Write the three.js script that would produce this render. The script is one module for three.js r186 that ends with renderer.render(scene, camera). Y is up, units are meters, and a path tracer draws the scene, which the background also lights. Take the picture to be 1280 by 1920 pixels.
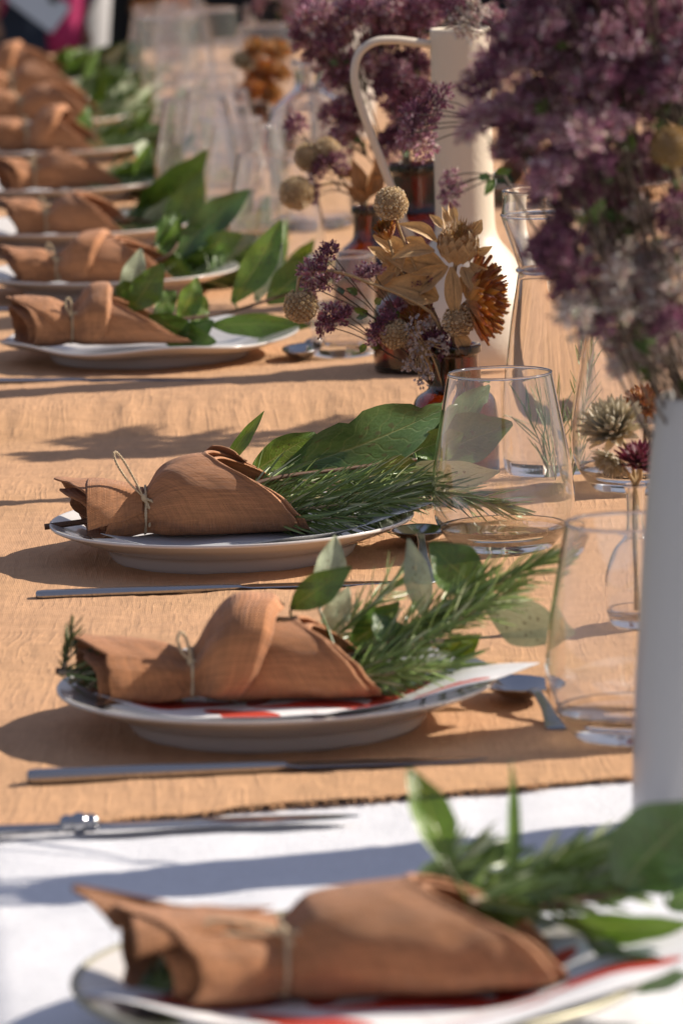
import * as THREE from 'three';
import { mergeGeometries } from 'three/addons/utils/BufferGeometryUtils.js';
import { MarchingCubes } from 'three/addons/objects/MarchingCubes.js';

// ---------------------------------------------------------------- camera, sky, sun, exposure
const scene = new THREE.Scene();
const FOCAL = 10000, RAD = Math.PI / 180;            // focal length in pixels of the 1280 x 1920 photograph
const camera = new THREE.PerspectiveCamera(2 * Math.atan(960 / FOCAL) / RAD, 1280 / 1920, 0.1, 300);
camera.rotation.order = 'YXZ';
camera.position.set(0, 1.32, 0);
camera.rotation.set(-8.55 * RAD, 0, -1.8 * RAD);
camera.focus = 3.66;
camera.userData.fStop = 13.5;
camera.updateMatrixWorld(true);

const SUN_EL = 34 * RAD, SUN_AZ = 14 * RAD;          // from the right, a little behind the table
const sunDir = new THREE.Vector3(Math.cos(SUN_EL) * Math.cos(SUN_AZ), Math.sin(SUN_EL), -Math.cos(SUN_EL) * Math.sin(SUN_AZ));
const sun = new THREE.DirectionalLight(new THREE.Color().setRGB(1, 0.91, 0.79), 5);
sun.position.copy(sunDir).multiplyScalar(14).add(new THREE.Vector3(0, 0.75, -5));
sun.target.position.set(0, 0.75, -5);
sun.castShadow = true;
sun.shadow.mapSize.set(4096, 4096);
Object.assign(sun.shadow.camera, { left: -6, right: 6, top: 6, bottom: -6, near: 1, far: 40 });
scene.add(sun, sun.target);
{
  const w = 512, h = 256, d = new Float32Array(w * h * 4);
  for (let j = 0; j < h; j++) for (let i = 0; i < w; i++) {
    const up = Math.max(0, Math.sin(((j + 0.5) / h - 0.5) * Math.PI)), k = Math.pow(1 - up, 2.4);
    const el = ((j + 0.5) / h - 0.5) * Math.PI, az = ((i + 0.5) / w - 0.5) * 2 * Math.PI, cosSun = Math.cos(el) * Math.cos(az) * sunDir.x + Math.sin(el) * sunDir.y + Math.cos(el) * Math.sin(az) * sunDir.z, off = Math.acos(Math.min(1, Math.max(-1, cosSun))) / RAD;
    const glow = 26 * Math.exp(-off / 3.2) + 2.2 * Math.exp(-off / 11);   // bright glow added round the sun for highlights on the glass
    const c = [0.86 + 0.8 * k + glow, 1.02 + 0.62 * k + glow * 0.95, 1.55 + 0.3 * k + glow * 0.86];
    d.set([...c, 1], (j * w + i) * 4);
  }
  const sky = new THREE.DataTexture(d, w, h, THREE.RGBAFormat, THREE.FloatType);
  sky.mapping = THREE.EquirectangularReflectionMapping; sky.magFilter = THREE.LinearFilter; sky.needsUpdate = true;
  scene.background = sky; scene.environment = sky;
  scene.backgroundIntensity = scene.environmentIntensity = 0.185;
}
const renderer = new THREE.WebGLRenderer({ antialias: true });
renderer.toneMapping = THREE.LinearToneMapping;
renderer.toneMappingExposure = 1.37;
renderer.shadowMap.enabled = true;

// ---------------------------------------------------------------- helpers
const V = (x, y, z) => new THREE.Vector3(x, y, z);
let seedState = 1;
const seed = (n) => { seedState = n >>> 0; };
const rnd = () => { seedState = (seedState + 0x6d2b79f5) >>> 0; let t = seedState; t = Math.imul(t ^ (t >>> 15), t | 1); t ^= t + Math.imul(t ^ (t >>> 7), t | 61); return ((t ^ (t >>> 14)) >>> 0) / 4294967296; };
const rr = (a, b) => a + (b - a) * rnd();
const pick = (a) => a[Math.floor(rnd() * a.length)];
const clamp = (x, a = 0, b = 1) => Math.min(b, Math.max(a, x));
const lerp = (a, b, t) => a + (b - a) * t;
const smooth = (a, b, x) => { const t = clamp((x - a) / (b - a)); return t * t * (3 - 2 * t); };
const hash = (x, y, z) => { let h = Math.imul(x, 374761393) ^ Math.imul(y, 668265263) ^ Math.imul(z, 2147483647 - 1274126177); h = Math.imul(h ^ (h >>> 13), 1274126177); return ((h ^ (h >>> 16)) >>> 0) / 4294967296; };
function noise(x, y = 0, z = 0, px = 0, py = 0) {     // value noise in -1..1, periodic where px, py are given
  const ix = Math.floor(x), iy = Math.floor(y), iz = Math.floor(z), f = (t) => t * t * t * (t * (t * 6 - 15) + 10);
  const u = f(x - ix), v = f(y - iy), w = f(z - iz);
  const h = (a, b, c) => hash(px ? ((a % px) + px) % px : a, py ? ((b % py) + py) % py : b, c);
  const l = (c) => lerp(lerp(h(ix, iy, c), h(ix + 1, iy, c), u), lerp(h(ix, iy + 1, c), h(ix + 1, iy + 1, c), u), v);
  return lerp(l(iz), l(iz + 1), w) * 2 - 1;
}
const fbm = (x, y, z, o = 3) => { let s = 0, a = 0.5; for (let i = 0; i < o; i++) { s += a * noise(x, y, z + i * 7); x *= 2.03; y *= 2.03; z *= 2.03; a *= 0.5; } return s; };
function curveOf(pairs) {                             // smooth interpolation through [x, value] pairs
  return (x) => {
    if (x <= pairs[0][0]) return pairs[0][1];
    for (let i = 1; i < pairs.length; i++) if (x <= pairs[i][0]) {
      const g = (k) => { const a = pairs[Math.max(0, k - 1)], b = pairs[Math.min(pairs.length - 1, k + 1)]; return (b[1] - a[1]) / (b[0] - a[0] || 1); };
      const [xa, ya] = pairs[i - 1], [xb, yb] = pairs[i], d = xb - xa, t = (x - xa) / d, t2 = t * t, t3 = t2 * t;
      return (2 * t3 - 3 * t2 + 1) * ya + (t3 - 2 * t2 + t) * d * g(i - 1) + (3 * t2 - 2 * t3) * yb + (t3 - t2) * d * g(i);
    }
    return pairs[pairs.length - 1][1];
  };
}
// where a pixel of the photograph meets a height or a depth: used to find the real places of things
const rayOf = (px, py) => V((px - 640) / FOCAL, -(py - 960) / FOCAL, -1).applyQuaternion(camera.quaternion);
const onHeight = (px, py, y) => { const d = rayOf(px, py); return camera.position.clone().addScaledVector(d, (y - camera.position.y) / d.y); };
const onDepth = (px, py, z) => { const d = rayOf(px, py); return camera.position.clone().addScaledVector(d, z / d.z); };
const TABLE = 0.75, STEP = 0.017;
const stepAt = (x) => -4.34 - 0.13 * (x + 0.05);      // where the far, slightly higher table begins
const tableY = (x, z) => { const t = clamp((stepAt(x) + 0.1 - z) / 0.1); return TABLE + STEP * (1 - Math.pow(1 - t, 1.7)); };
function onTable(px, py) { const p = onHeight(px, py, TABLE + STEP); return p.z < stepAt(p.x) ? p : onHeight(px, py, TABLE); }

const counts = {};
const numbered = (n) => { counts[n] = (counts[n] ?? -1) + 1; return counts[n] ? n + '_' + String(counts[n]).padStart(3, '0') : n; };
function thing(name, label, category, pos, group) {
  const o = new THREE.Group(); o.name = numbered(name); scene.add(o); o.position.copy(pos);
  o.userData = { label, category }; if (group) o.userData.group = group;
  return o;
}
const originOf = (o) => { const p = V(0, 0, 0); for (; o && o !== scene; o = o.parent) p.add(o.position); return p; };
function add(name, geo, mat, parent, label) {          // geometry given in world coordinates
  const p = originOf(parent); geo.translate(-p.x, -p.y, -p.z);
  const m = new THREE.Mesh(geo, mat); m.name = name; parent.add(m);
  if (label) m.userData.label = label;
  return m;
}
function addAt(name, geo, mat, parent, pos, dir, size = 1, spin = 0) {   // shared geometry, its +y turned along dir
  const m = new THREE.Mesh(geo, mat); m.name = name;
  m.quaternion.setFromUnitVectors(V(0, 1, 0), dir.clone().normalize()).multiply(new THREE.Quaternion().setFromAxisAngle(V(0, 1, 0), spin));
  m.position.copy(pos).sub(originOf(parent)); m.scale.setScalar(size); parent.add(m);
  return m;
}
const stuff = (m) => { m.userData.kind = 'stuff'; return m; };
function struct(name, geo, mat) { const m = new THREE.Mesh(geo, mat); m.name = name; m.userData.kind = 'structure'; scene.add(m); return m; }
function label(o, text, category, group) { o.userData.label = text; if (category) o.userData.category = category; if (group) o.userData.group = group; return o; }

function indexed(pos, uv, idx, col) {
  const g = new THREE.BufferGeometry();
  g.setAttribute('position', new THREE.Float32BufferAttribute(pos, 3));
  g.setAttribute('uv', new THREE.Float32BufferAttribute(uv, 2));
  if (col) g.setAttribute('color', new THREE.Float32BufferAttribute(col, 3));
  g.setIndex(idx); g.computeVertexNormals();
  return g;
}
function sheet(nu, nv, f, uvf) {                       // f(u, v) -> Vector3
  const pos = [], uv = [], idx = [];
  for (let j = 0; j <= nv; j++) for (let i = 0; i <= nu; i++) {
    const p = f(i / nu, j / nv); pos.push(p.x, p.y, p.z);
    uv.push(...(uvf ? uvf(i / nu, j / nv, p) : [i / nu, j / nv]));
  }
  for (let j = 0; j < nv; j++) for (let i = 0; i < nu; i++) { const a = j * (nu + 1) + i, b = a + nu + 1; idx.push(a, a + 1, b, a + 1, b + 1, b); }
  return indexed(pos, uv, idx);
}
function thick(nu, nv, f, t, uvf) {                    // a sheet with thickness and closed edges
  const g = sheet(nu, nv, f, uvf), p = g.attributes.position, n = g.attributes.normal, u = g.attributes.uv, N = p.count;
  const pos = Array.from(p.array), uv = Array.from(u.array), idx = Array.from(g.index.array), m = idx.length;
  for (let i = 0; i < N; i++) { pos.push(p.getX(i) - n.getX(i) * t, p.getY(i) - n.getY(i) * t, p.getZ(i) - n.getZ(i) * t); uv.push(u.getX(i), u.getY(i)); }
  for (let i = 0; i < m; i += 3) idx.push(idx[i] + N, idx[i + 2] + N, idx[i + 1] + N);
  const rim = [], at = (i, j) => j * (nu + 1) + i;
  for (let i = 0; i < nu; i++) rim.push(at(i, 0)); for (let j = 0; j < nv; j++) rim.push(at(nu, j));
  for (let i = nu; i > 0; i--) rim.push(at(i, nv)); for (let j = nv; j > 0; j--) rim.push(at(0, j));
  rim.forEach((a, k) => { const b = rim[(k + 1) % rim.length]; idx.push(a, a + N, b, b, a + N, b + N); });
  return indexed(pos, uv, idx);
}
function tube(points, r, n = 20, k = 7, closed = false) {   // r: number or function of 0..1
  const c = points instanceof THREE.Curve ? points : new THREE.CatmullRomCurve3(points, closed), fr = c.computeFrenetFrames(n, closed), pos = [], uv = [], idx = [], len = c.getLength();
  for (let i = 0; i <= n; i++) {
    const p = c.getPointAt(i / n), q = typeof r === 'function' ? r(i / n) : r;
    for (let j = 0; j <= k; j++) {
      const a = (j / k) * 2 * Math.PI, x = Math.cos(a) * q, y = Math.sin(a) * q, N = fr.normals[i], B = fr.binormals[i];
      pos.push(p.x + N.x * x + B.x * y, p.y + N.y * x + B.y * y, p.z + N.z * x + B.z * y); uv.push((i / n) * len, (j / k) * q * 6.3);
    }
  }
  for (let i = 0; i < n; i++) for (let j = 0; j < k; j++) { const a = i * (k + 1) + j, b = a + k + 1; idx.push(a, b, a + 1, a + 1, b, b + 1); }
  if (!closed) for (const [row, s] of [[0, 1], [n, 0]]) { const m = pos.length / 3, p = c.getPointAt(row / n); pos.push(p.x, p.y, p.z); uv.push(0, 0); for (let j = 0; j < k; j++) { const a = row * (k + 1) + j; s ? idx.push(m, a, a + 1) : idx.push(m, a + 1, a); } }
  return indexed(pos, uv, idx);
}
function twisted(points, r, n = 60) {                  // two-ply string
  const c = new THREE.CatmullRomCurve3(points), fr = c.computeFrenetFrames(n, false), len = c.getLength();
  return mergeGeometries([0, Math.PI].map((ph) => {
    const pts = [];
    for (let i = 0; i <= n; i++) { const a = ph + (i / n) * len / 0.0042 * 2 * Math.PI; pts.push(c.getPointAt(i / n).addScaledVector(fr.normals[i], Math.cos(a) * r * 0.6).addScaledVector(fr.binormals[i], Math.sin(a) * r * 0.6)); }
    return tube(pts, r * 0.62, n * 2, 5);
  }));
}
const lathe = (pts, seg = 64) => new THREE.LatheGeometry(pts.map(([r, y]) => new THREE.Vector2(Math.max(r, 1e-5), y)), seg);
function rounded(pts, n = 6) {                         // profile corners given as [r, y, radius]
  const out = [];
  pts.forEach(([x, y, rad], i) => {
    if (!rad || i === 0 || i === pts.length - 1) { out.push([x, y]); return; }
    const p = new THREE.Vector2(x, y), a = new THREE.Vector2(pts[i - 1][0], pts[i - 1][1]).sub(p), b = new THREE.Vector2(pts[i + 1][0], pts[i + 1][1]).sub(p);
    const q = Math.min(rad, a.length() * 0.48, b.length() * 0.48); a.setLength(q); b.setLength(q);
    for (let k = 0; k <= n; k++) { const t = k / n; out.push([x + a.x * (1 - t) * (1 - t) + b.x * t * t, y + a.y * (1 - t) * (1 - t) + b.y * t * t]); }
  });
  return out;
}
const merge = (list) => mergeGeometries(list.map((g) => (g.index ? g.toNonIndexed() : g)));

// ---------------------------------------------------------------- materials
function texture(w, h, f, srgb = false) {
  const d = new Uint8Array(w * h * 4);
  for (let j = 0; j < h; j++) for (let i = 0; i < w; i++) { const c = f(i / w, j / h, i, j), o = (j * w + i) * 4; for (let k = 0; k < 3; k++) d[o + k] = clamp(c[k] ?? c[0]) * 255; d[o + 3] = 255; }
  const t = new THREE.DataTexture(d, w, h); t.wrapS = t.wrapT = THREE.RepeatWrapping; t.magFilter = THREE.LinearFilter; t.minFilter = THREE.LinearMipmapLinearFilter; t.generateMipmaps = true;
  if (srgb) t.colorSpace = THREE.SRGBColorSpace; t.needsUpdate = true;
  return t;
}
const rep = (t, x, y = x) => { const c = t.clone(); c.repeat.set(x, y); c.needsUpdate = true; return c; };
const toS = (v) => (v <= 0.0031308 ? 12.92 * v : 1.055 * Math.pow(v, 1 / 2.4) - 0.055);
const rgb = (r, g, b) => new THREE.Color().setRGB(r, g, b);
const std = (o) => new THREE.MeshStandardMaterial({ side: THREE.DoubleSide, ...o });
const phys = (o) => new THREE.MeshPhysicalMaterial({ side: THREE.DoubleSide, ...o });

// crinkled muslin of the runner: a 0.36 m tile, creases mostly along the table
const pn = (u, v, fx, fy, z) => noise(u * fx, v * fy, z, fx, fy);
const muslinHeight = texture(1024, 1024, (u, v) => {
  const wob = 0.012 * pn(u, v, 5, 4, 3) + 0.004 * pn(u, v, 17, 11, 5);
  const a = 1 - Math.abs(pn(u + wob, v, 46, 7, 11)), b = 1 - Math.abs(pn(u + wob * 0.7, v, 90, 16, 21));
  const weave = 0.5 + 0.5 * Math.sin(u * Math.PI * 2 * 300) * 0.6 + 0.4 * Math.sin(v * Math.PI * 2 * 300);
  const s = 0.34 * a * a * a * (0.5 + 0.5 * pn(u, v, 6, 5, 8)) + 0.2 * b * b * b * (0.5 + 0.5 * pn(u, v, 9, 12, 31)) + 0.1 * (pn(u, v, 220, 24, 41) * 0.5 + 0.5) + 0.1 * (pn(u, v, 30, 240, 51) * 0.5 + 0.5) + 0.14 * weave;
  return [clamp(s)];
});
const muslinColor = texture(512, 512, (u, v) => {
  const t = 1 + 0.05 * pn(u, v, 9, 6, 61) + 0.05 * pn(u, v, 120, 30, 71) + 0.04 * pn(u, v, 40, 130, 73);
  return [toS(0.515 * t), toS(0.29 * t), toS(0.15 * t * (1 + 0.04 * pn(u, v, 4, 4, 81)))];
}, true);
const M = {};
M.muslin = std({ map: muslinColor, bumpMap: muslinHeight, bumpScale: 0.0016, roughness: 0.95 });
const whiteWeave = texture(512, 512, (u, v) => [clamp(0.5 + 0.2 * Math.sin(u * 2 * Math.PI * 128) + 0.2 * Math.sin(v * 2 * Math.PI * 128) + 0.2 * pn(u, v, 80, 20, 5) + 0.2 * pn(u, v, 18, 90, 9))]);
const whiteMap = texture(256, 256, (u, v) => { const t = 1 + 0.03 * pn(u, v, 60, 14, 5) + 0.03 * pn(u, v, 12, 60, 9); return [toS(0.8 * t), toS(0.8 * t), toS(0.83 * t)]; }, true);
M.whiteCloth = std({ map: whiteMap, bumpMap: whiteWeave, bumpScale: 0.0006, roughness: 0.95 });
// linen of the napkins: a 0.12 m tile
const linenHeight = texture(1024, 1024, (u, v) => {
  const th = 0.5 + 0.25 * Math.sin(u * 2 * Math.PI * 112 + 1.3 * pn(u, v, 30, 5, 3)) * (0.7 + 0.6 * pn(u, v, 14, 130, 7)) + 0.25 * Math.sin(v * 2 * Math.PI * 112 + 1.3 * pn(u, v, 5, 30, 4)) * (0.7 + 0.6 * pn(u, v, 130, 14, 9));
  return [clamp(0.6 * th + 0.2 * (pn(u, v, 130, 12, 15) * 0.5 + 0.5) + 0.2 * (pn(u, v, 12, 130, 17) * 0.5 + 0.5))];
});
const linenColor = texture(512, 512, (u, v) => {
  const t = 1 + 0.13 * pn(u, v, 110, 12, 15) + 0.13 * pn(u, v, 12, 110, 17) + 0.08 * pn(u, v, 5, 6, 19) + 0.06 * pn(u, v, 40, 40, 23);
  return [toS(0.425 * t), toS(0.19 * t), toS(0.083 * t)];
}, true);
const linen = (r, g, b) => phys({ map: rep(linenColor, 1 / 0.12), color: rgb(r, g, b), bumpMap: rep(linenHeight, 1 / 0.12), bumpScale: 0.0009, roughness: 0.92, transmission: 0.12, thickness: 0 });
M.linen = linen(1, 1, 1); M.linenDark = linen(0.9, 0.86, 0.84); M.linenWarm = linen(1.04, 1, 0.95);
M.twine = std({ color: rgb(0.5, 0.39, 0.25), roughness: 0.9 });
M.china = phys({ color: rgb(0.62, 0.585, 0.55), roughness: 0.16, ior: 1.5, clearcoat: 0.3, clearcoatRoughness: 0.05 });
M.gold = std({ color: rgb(0.4, 0.37, 0.25), roughness: 0.4, metalness: 0.3 });
M.steel = std({ color: rgb(0.42, 0.42, 0.43), metalness: 1, roughness: 0.14 });
M.steelWorn = std({ color: rgb(0.36, 0.36, 0.37), metalness: 1, roughness: 0.26 });
M.cream = phys({ color: rgb(0.7, 0.6, 0.47), roughness: 0.42, bumpMap: rep(texture(256, 256, (u, v) => [0.5 + 0.3 * pn(u, v, 50, 50, 2) + 0.2 * pn(u, v, 8, 8, 4)]), 3, 3), bumpScale: 0.0002 });
M.whiteGlaze = phys({ color: rgb(0.52, 0.51, 0.49), roughness: 0.3, bumpMap: rep(texture(256, 256, (u, v) => [0.5 + 0.3 * pn(u, v, 30, 30, 2) + 0.2 * pn(u, v, 6, 6, 4)]), 2, 2), bumpScale: 0.0003, clearcoat: 0.3, clearcoatRoughness: 0.15 });
M.pane = phys({ color: rgb(0.985, 0.985, 0.985), roughness: 0.11, transmission: 1, thickness: 0, ior: 1.5, side: THREE.DoubleSide });
M.glass = phys({ color: rgb(1, 1, 1), roughness: 0.015, clearcoat: 0.5, clearcoatRoughness: 0.07, transmission: 1, thickness: 0.01, ior: 1.5, attenuationColor: rgb(0.93, 0.97, 0.96), attenuationDistance: 0.08 });
M.water = phys({ color: rgb(1, 1, 1), roughness: 0.01, clearcoat: 0.5, clearcoatRoughness: 0.07, transmission: 1, thickness: 0.05, ior: 1.36 });
M.amber = phys({ color: rgb(1, 1, 1), roughness: 0.03, clearcoat: 0.6, clearcoatRoughness: 0.15, transmission: 1, thickness: 0.003, ior: 1.5, attenuationColor: rgb(0.42, 0.17, 0.03), attenuationDistance: 0.0021 });
const barkMap = (r, g, b) => texture(64, 256, (u, v) => { const t = 1 + 0.3 * pn(u, v, 8, 60, 3) + 0.25 * pn(u, v, 20, 20, 5); return [toS(r * t), toS(g * t), toS(b * t)]; }, true);
M.wood = std({ map: rep(barkMap(0.34, 0.26, 0.17), 60, 60), roughness: 0.85 });
M.redStem = std({ map: rep(barkMap(0.11, 0.055, 0.03), 60, 60), roughness: 0.7 });
M.dryStem = std({ map: rep(barkMap(0.36, 0.25, 0.13), 60, 60), roughness: 0.9 });
M.darkStem = std({ map: rep(barkMap(0.09, 0.06, 0.04), 60, 60), roughness: 0.9 });
// leaf: u along the blade, v across; midrib and side veins
const veins = (u, v) => {
  const a = Math.abs(v - 0.5) * 2, mid = Math.exp(-Math.pow(a / (0.05 * (1.15 - u)), 2));
  const s = (u - a * 0.2 + 0.012 * Math.sin(a * 9 + u * 30)) * 9.5 + (v > 0.5 ? 0.45 : 0), d = Math.abs(s - Math.round(s)) / 9.5;
  const side = Math.exp(-Math.pow(d / 0.0075, 2)) * (1 - a * 0.7) * 0.7, net = Math.max(0, 1 - 6 * Math.abs(pn(u, v, 34, 20, 77))) * 0.2;
  return [mid, side, net];
};
const leafBump = texture(512, 256, (u, v) => { const [m, s, n] = veins(u, v); return [clamp(0.45 + 0.4 * m + 0.3 * s + 0.15 * n + 0.08 * pn(u, v, 60, 40, 12))]; });
function leafMat(base, vein, rough, trans, shine = 1) {
  const map = texture(512, 256, (u, v) => {
    const [m, s, n] = veins(u, v), k = clamp(m * 0.85 + s * 0.5 + n * 0.5), t = 1 + 0.16 * pn(u, v, 5, 3, 22) + 0.1 * pn(u, v, 30, 18, 23), sp = pn(u, v, 22, 14, 43) > 0.78 ? 0.6 : 0;
    return [0, 1, 2].map((c) => toS(lerp(lerp(base[c] * t, vein[c], k), [0.09, 0.06, 0.025][c], sp)));
  }, true);
  return phys({ map, bumpMap: leafBump, bumpScale: 0.0007, roughness: rough, transmission: trans, thickness: 0, specularIntensity: shine });
}
M.leaf = [
  leafMat([0.1, 0.195, 0.034], [0.27, 0.33, 0.09], 0.34, 0.36), leafMat([0.14, 0.25, 0.034], [0.32, 0.38, 0.1], 0.34, 0.42),
  leafMat([0.075, 0.15, 0.04], [0.22, 0.26, 0.1], 0.32, 0.28), leafMat([0.46, 0.51, 0.34], [0.52, 0.56, 0.38], 0.6, 0.3, 0.6),
  leafMat([0.15, 0.26, 0.024], [0.4, 0.42, 0.08], 0.36, 0.46),
];
M.needle = phys({ vertexColors: true, roughness: 0.36, transmission: 0.3, thickness: 0 });
M.bract = phys({ vertexColors: true, roughness: 0.8, transmission: 0.35, thickness: 0 });
M.petal = phys({ vertexColors: true, roughness: 0.7, transmission: 0.42, thickness: 0, bumpMap: rep(texture(64, 64, (u, v) => [0.5 + 0.4 * pn(u, v, 3, 30, 6)]), 1, 1), bumpScale: 0.0004 });
const cardPrint = texture(512, 512, (u, v) => {        // bold red leaf shapes on white
  const q = (cx, cy, ax, ay, r) => { const x = u - cx, y = v - cy, c = Math.cos(r), s = Math.sin(r), X = (x * c + y * s) / ax, Y = (-x * s + y * c) / ay; return X * X + Y * Y < 1 + 0.5 * Math.sin(Math.atan2(Y, X) * 3) ; };
  const red = q(0.24, 0.15, 0.16, 0.07, 0.4) || q(0.5, 0.25, 0.17, 0.06, -0.5) || q(0.2, 0.45, 0.07, 0.16, 0.2) || q(0.48, 0.55, 0.2, 0.07, 0.9) || q(0.78, 0.2, 0.09, 0.14, 0.5) || q(0.75, 0.6, 0.16, 0.07, -0.2) || q(0.3, 0.8, 0.16, 0.08, 0.1) || q(0.68, 0.86, 0.14, 0.06, 0.6);
  const line = !red && Math.abs(Math.sin(u * 21 + 2 * Math.sin(v * 9))) < 0.05 && v > 0.1;
  const t = 1 + 0.03 * pn(u, v, 40, 40, 3), c = red ? [0.52, 0.05, 0.025] : line ? [0.55, 0.4, 0.4] : [0.78, 0.77, 0.77];
  return c.map((x) => toS(x * t));
}, true);
M.cardShaded = std({ map: texture(256, 256, (u, v) => { const k = (Math.abs(Math.sin(u * 26 + 2 * Math.sin(v * 8))) < 0.07 ? 0.8 : 1) * (1 + 0.03 * pn(u, v, 40, 40, 3)); return [toS(0.42 * k), toS(0.43 * k), toS(0.45 * k)]; }, true), roughness: 0.6 });  // white card greyed: the shadow on it is put into its colour
M.card = std({ map: cardPrint, roughness: 0.6 });

// ---------------------------------------------------------------- ground, tables, cloths
{
  const gm = texture(512, 512, (u, v) => { const t = 1 + 0.3 * pn(u, v, 60, 60, 3) + 0.3 * pn(u, v, 9, 9, 5); return [toS(0.12 * t), toS(0.115 * t), toS(0.07 * t)]; }, true);
  const g = new THREE.PlaneGeometry(400, 400); g.rotateX(-Math.PI / 2);
  struct('ground', g, std({ map: rep(gm, 200), roughness: 1 }));
}
const edgeX = (z) => -0.215 + 0.085 * (z + 3), TABLE_W = 1.0;     // left edge of the table at a depth
function table(z0, z1, y, text) {
  const t = thing('dining_table', text, 'table', V(edgeX((z0 + z1) / 2) + TABLE_W / 2, 0, (z0 + z1) / 2), 'tables joined end to end under the cloths');
  const wood = std({ color: rgb(0.3, 0.2, 0.12), roughness: 0.6 });
  add('tabletop', sheetSlab(z0, z1, y - 0.03, y), wood, t);
  for (const z of [z0 - 0.08, z1 + 0.08]) for (const s of [0.06, TABLE_W - 0.06]) { const g = new THREE.CylinderGeometry(0.03, 0.022, y - 0.03, 14); g.translate(edgeX(z) + s, (y - 0.03) / 2, z); add('leg', g, wood, t); }
  return t;
}
function sheetSlab(z0, z1, y0, y1) {
  const g = new THREE.BoxGeometry(1, 1, 1), p = g.attributes.position;
  for (let i = 0; i < p.count; i++) { const z = p.getZ(i) > 0 ? z0 : z1; p.setXYZ(i, edgeX(z) + (p.getX(i) > 0 ? TABLE_W : 0), p.getY(i) > 0 ? y1 : y0, z); }
  g.computeVertexNormals(); return g;
}
table(-1.5, -4.25, TABLE - 0.007, 'nearer dining table, in front of the step in the cloths');
table(-4.36, -8.75, TABLE + STEP - 0.007, 'farther dining table, slightly higher, behind the step in the orange runner');

const E0 = onHeight(0, 1563, TABLE), E1 = onHeight(1190, 1460, TABLE);
const runnerEdge = (x) => lerp(E0.z, E1.z, (x - E0.x) / (E1.x - E0.x)) + 0.004 * noise(x * 22, 3.3) + 0.002 * noise(x * 70, 1.7);
function drape(s, z, y) {                                 // s across the table: hangs down beyond its edges
  const x0 = edgeX(z), r = 0.012;
  const side = s < 0 ? -1 : s > TABLE_W ? 1 : 0, over = side < 0 ? -s : s - TABLE_W;
  if (!side) return V(x0 + s, y, z);
  const a = Math.min(over / r, Math.PI / 2), down = Math.max(0, over - r * Math.PI / 2), wave = 0.012 * Math.sin(z * 22 + noise(z * 3) * 2) * smooth(0.02, 0.25, down);
  return V((side < 0 ? x0 : x0 + TABLE_W) + side * (Math.sin(a) * r + wave + 0.01 * smooth(0, 0.2, down)), y - (1 - Math.cos(a)) * r - down, z);
}
{
  const t = thing('white_tablecloth', 'plain white tablecloth at the near end, running out from under the orange runner', 'tablecloth', V(0.28, TABLE, -2.6));
  const nu = 150, nv = 240;
  add('cloth', sheet(nu, nv, (u, v) => {
    const s = -0.24 + u * (TABLE_W + 0.48), z = -1.5 - v * 2.6;
    const p = drape(s, z, TABLE - 0.0022 - 0.004 * smooth(-3.1, -3.4, z));
    p.y += Math.min(0.0006, 0.0016 * noise(p.x * 26, p.z * 9, 3) + 0.0012 * noise(p.x * 7 + 40, p.z * 30, 5) + 0.0008 * (1 - 2 * Math.abs(noise(p.x * 40 + p.z * 12, p.z * 8, 7))));
    return p;
  }, (u, v, p) => [p.x / 0.1 + p.y * 10, p.z / 0.1]), M.whiteCloth, t);
}
{
  const t = thing('table_runner', 'long orange muslin runner with a frayed end covering most of the table', 'table runner', V(0.2, TABLE, -5.6));
  const nu = 330, rows = [];
  for (let z = 0; z < 2.05; z += 0.0048) rows.push(z);
  for (let z = 2.05; z < 6.12; z += 0.03) rows.push(z);
  const nv = rows.length - 1;
  add('cloth', sheet(nu, nv, (u, v) => {
    const s = -0.24 + u * (TABLE_W + 0.48), back = rows[Math.round(v * nv)], xa = edgeX(-2.75) + s, z = runnerEdge(xa) - back;
    const x = edgeX(z) + s, t2 = clamp((stepAt(x) + 0.12 - z) / 0.14);
    const slope = t2 > 0 && t2 < 1 ? Math.sin(t2 * Math.PI) : 0;
    const wx = x + 0.004 * noise(x * 30, z * 8);
    const ridge = 1 - Math.abs(noise(wx * 75, z * 7.5, 4));
    const y = tableY(x, z) + 0.0012 + (0.0006 + 0.0014 * slope) * (ridge * ridge - 0.4) + 0.0007 * noise(x * 18, z * 22, 9) + 0.0005 * noise(x * 60, z * 90, 2)
      + 0.0019 * Math.max(0, Math.sin(back / 0.0145 * 2 * Math.PI + 1.4 * noise(x * 14, 2) + 1.1 + noise(x*45,5))) * smooth(0.034, 0.022, back) * (0.7 + 0.5 * noise(x * 24, 8));
    return drape(s, z, y);
  }, (u, v, p) => [p.x / 0.36 + Math.min(0, p.y - 0.7) * 2.7, p.z / 0.36]), M.muslin, t);
  seed(5);
  const threads = [];
  for (let i = 0; i < 520; i++) {
    const x = rr(-0.22, 0.5), z = runnerEdge(x) - 0.002, y = TABLE + 0.0018, l = rr(0.003, 0.008), k = rr(-0.004, 0.004);
    threads.push(tube([V(x, y, z), V(x + k * 0.4, y + rr(0, 0.001), z + l * 0.5), V(x + k, y - 0.0012, z + l)], 0.00028, 3, 3));
  }
  stuff(add('fringe', merge(threads), std({ color: rgb(0.5, 0.28, 0.14), roughness: 1 }), t));
}

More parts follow.
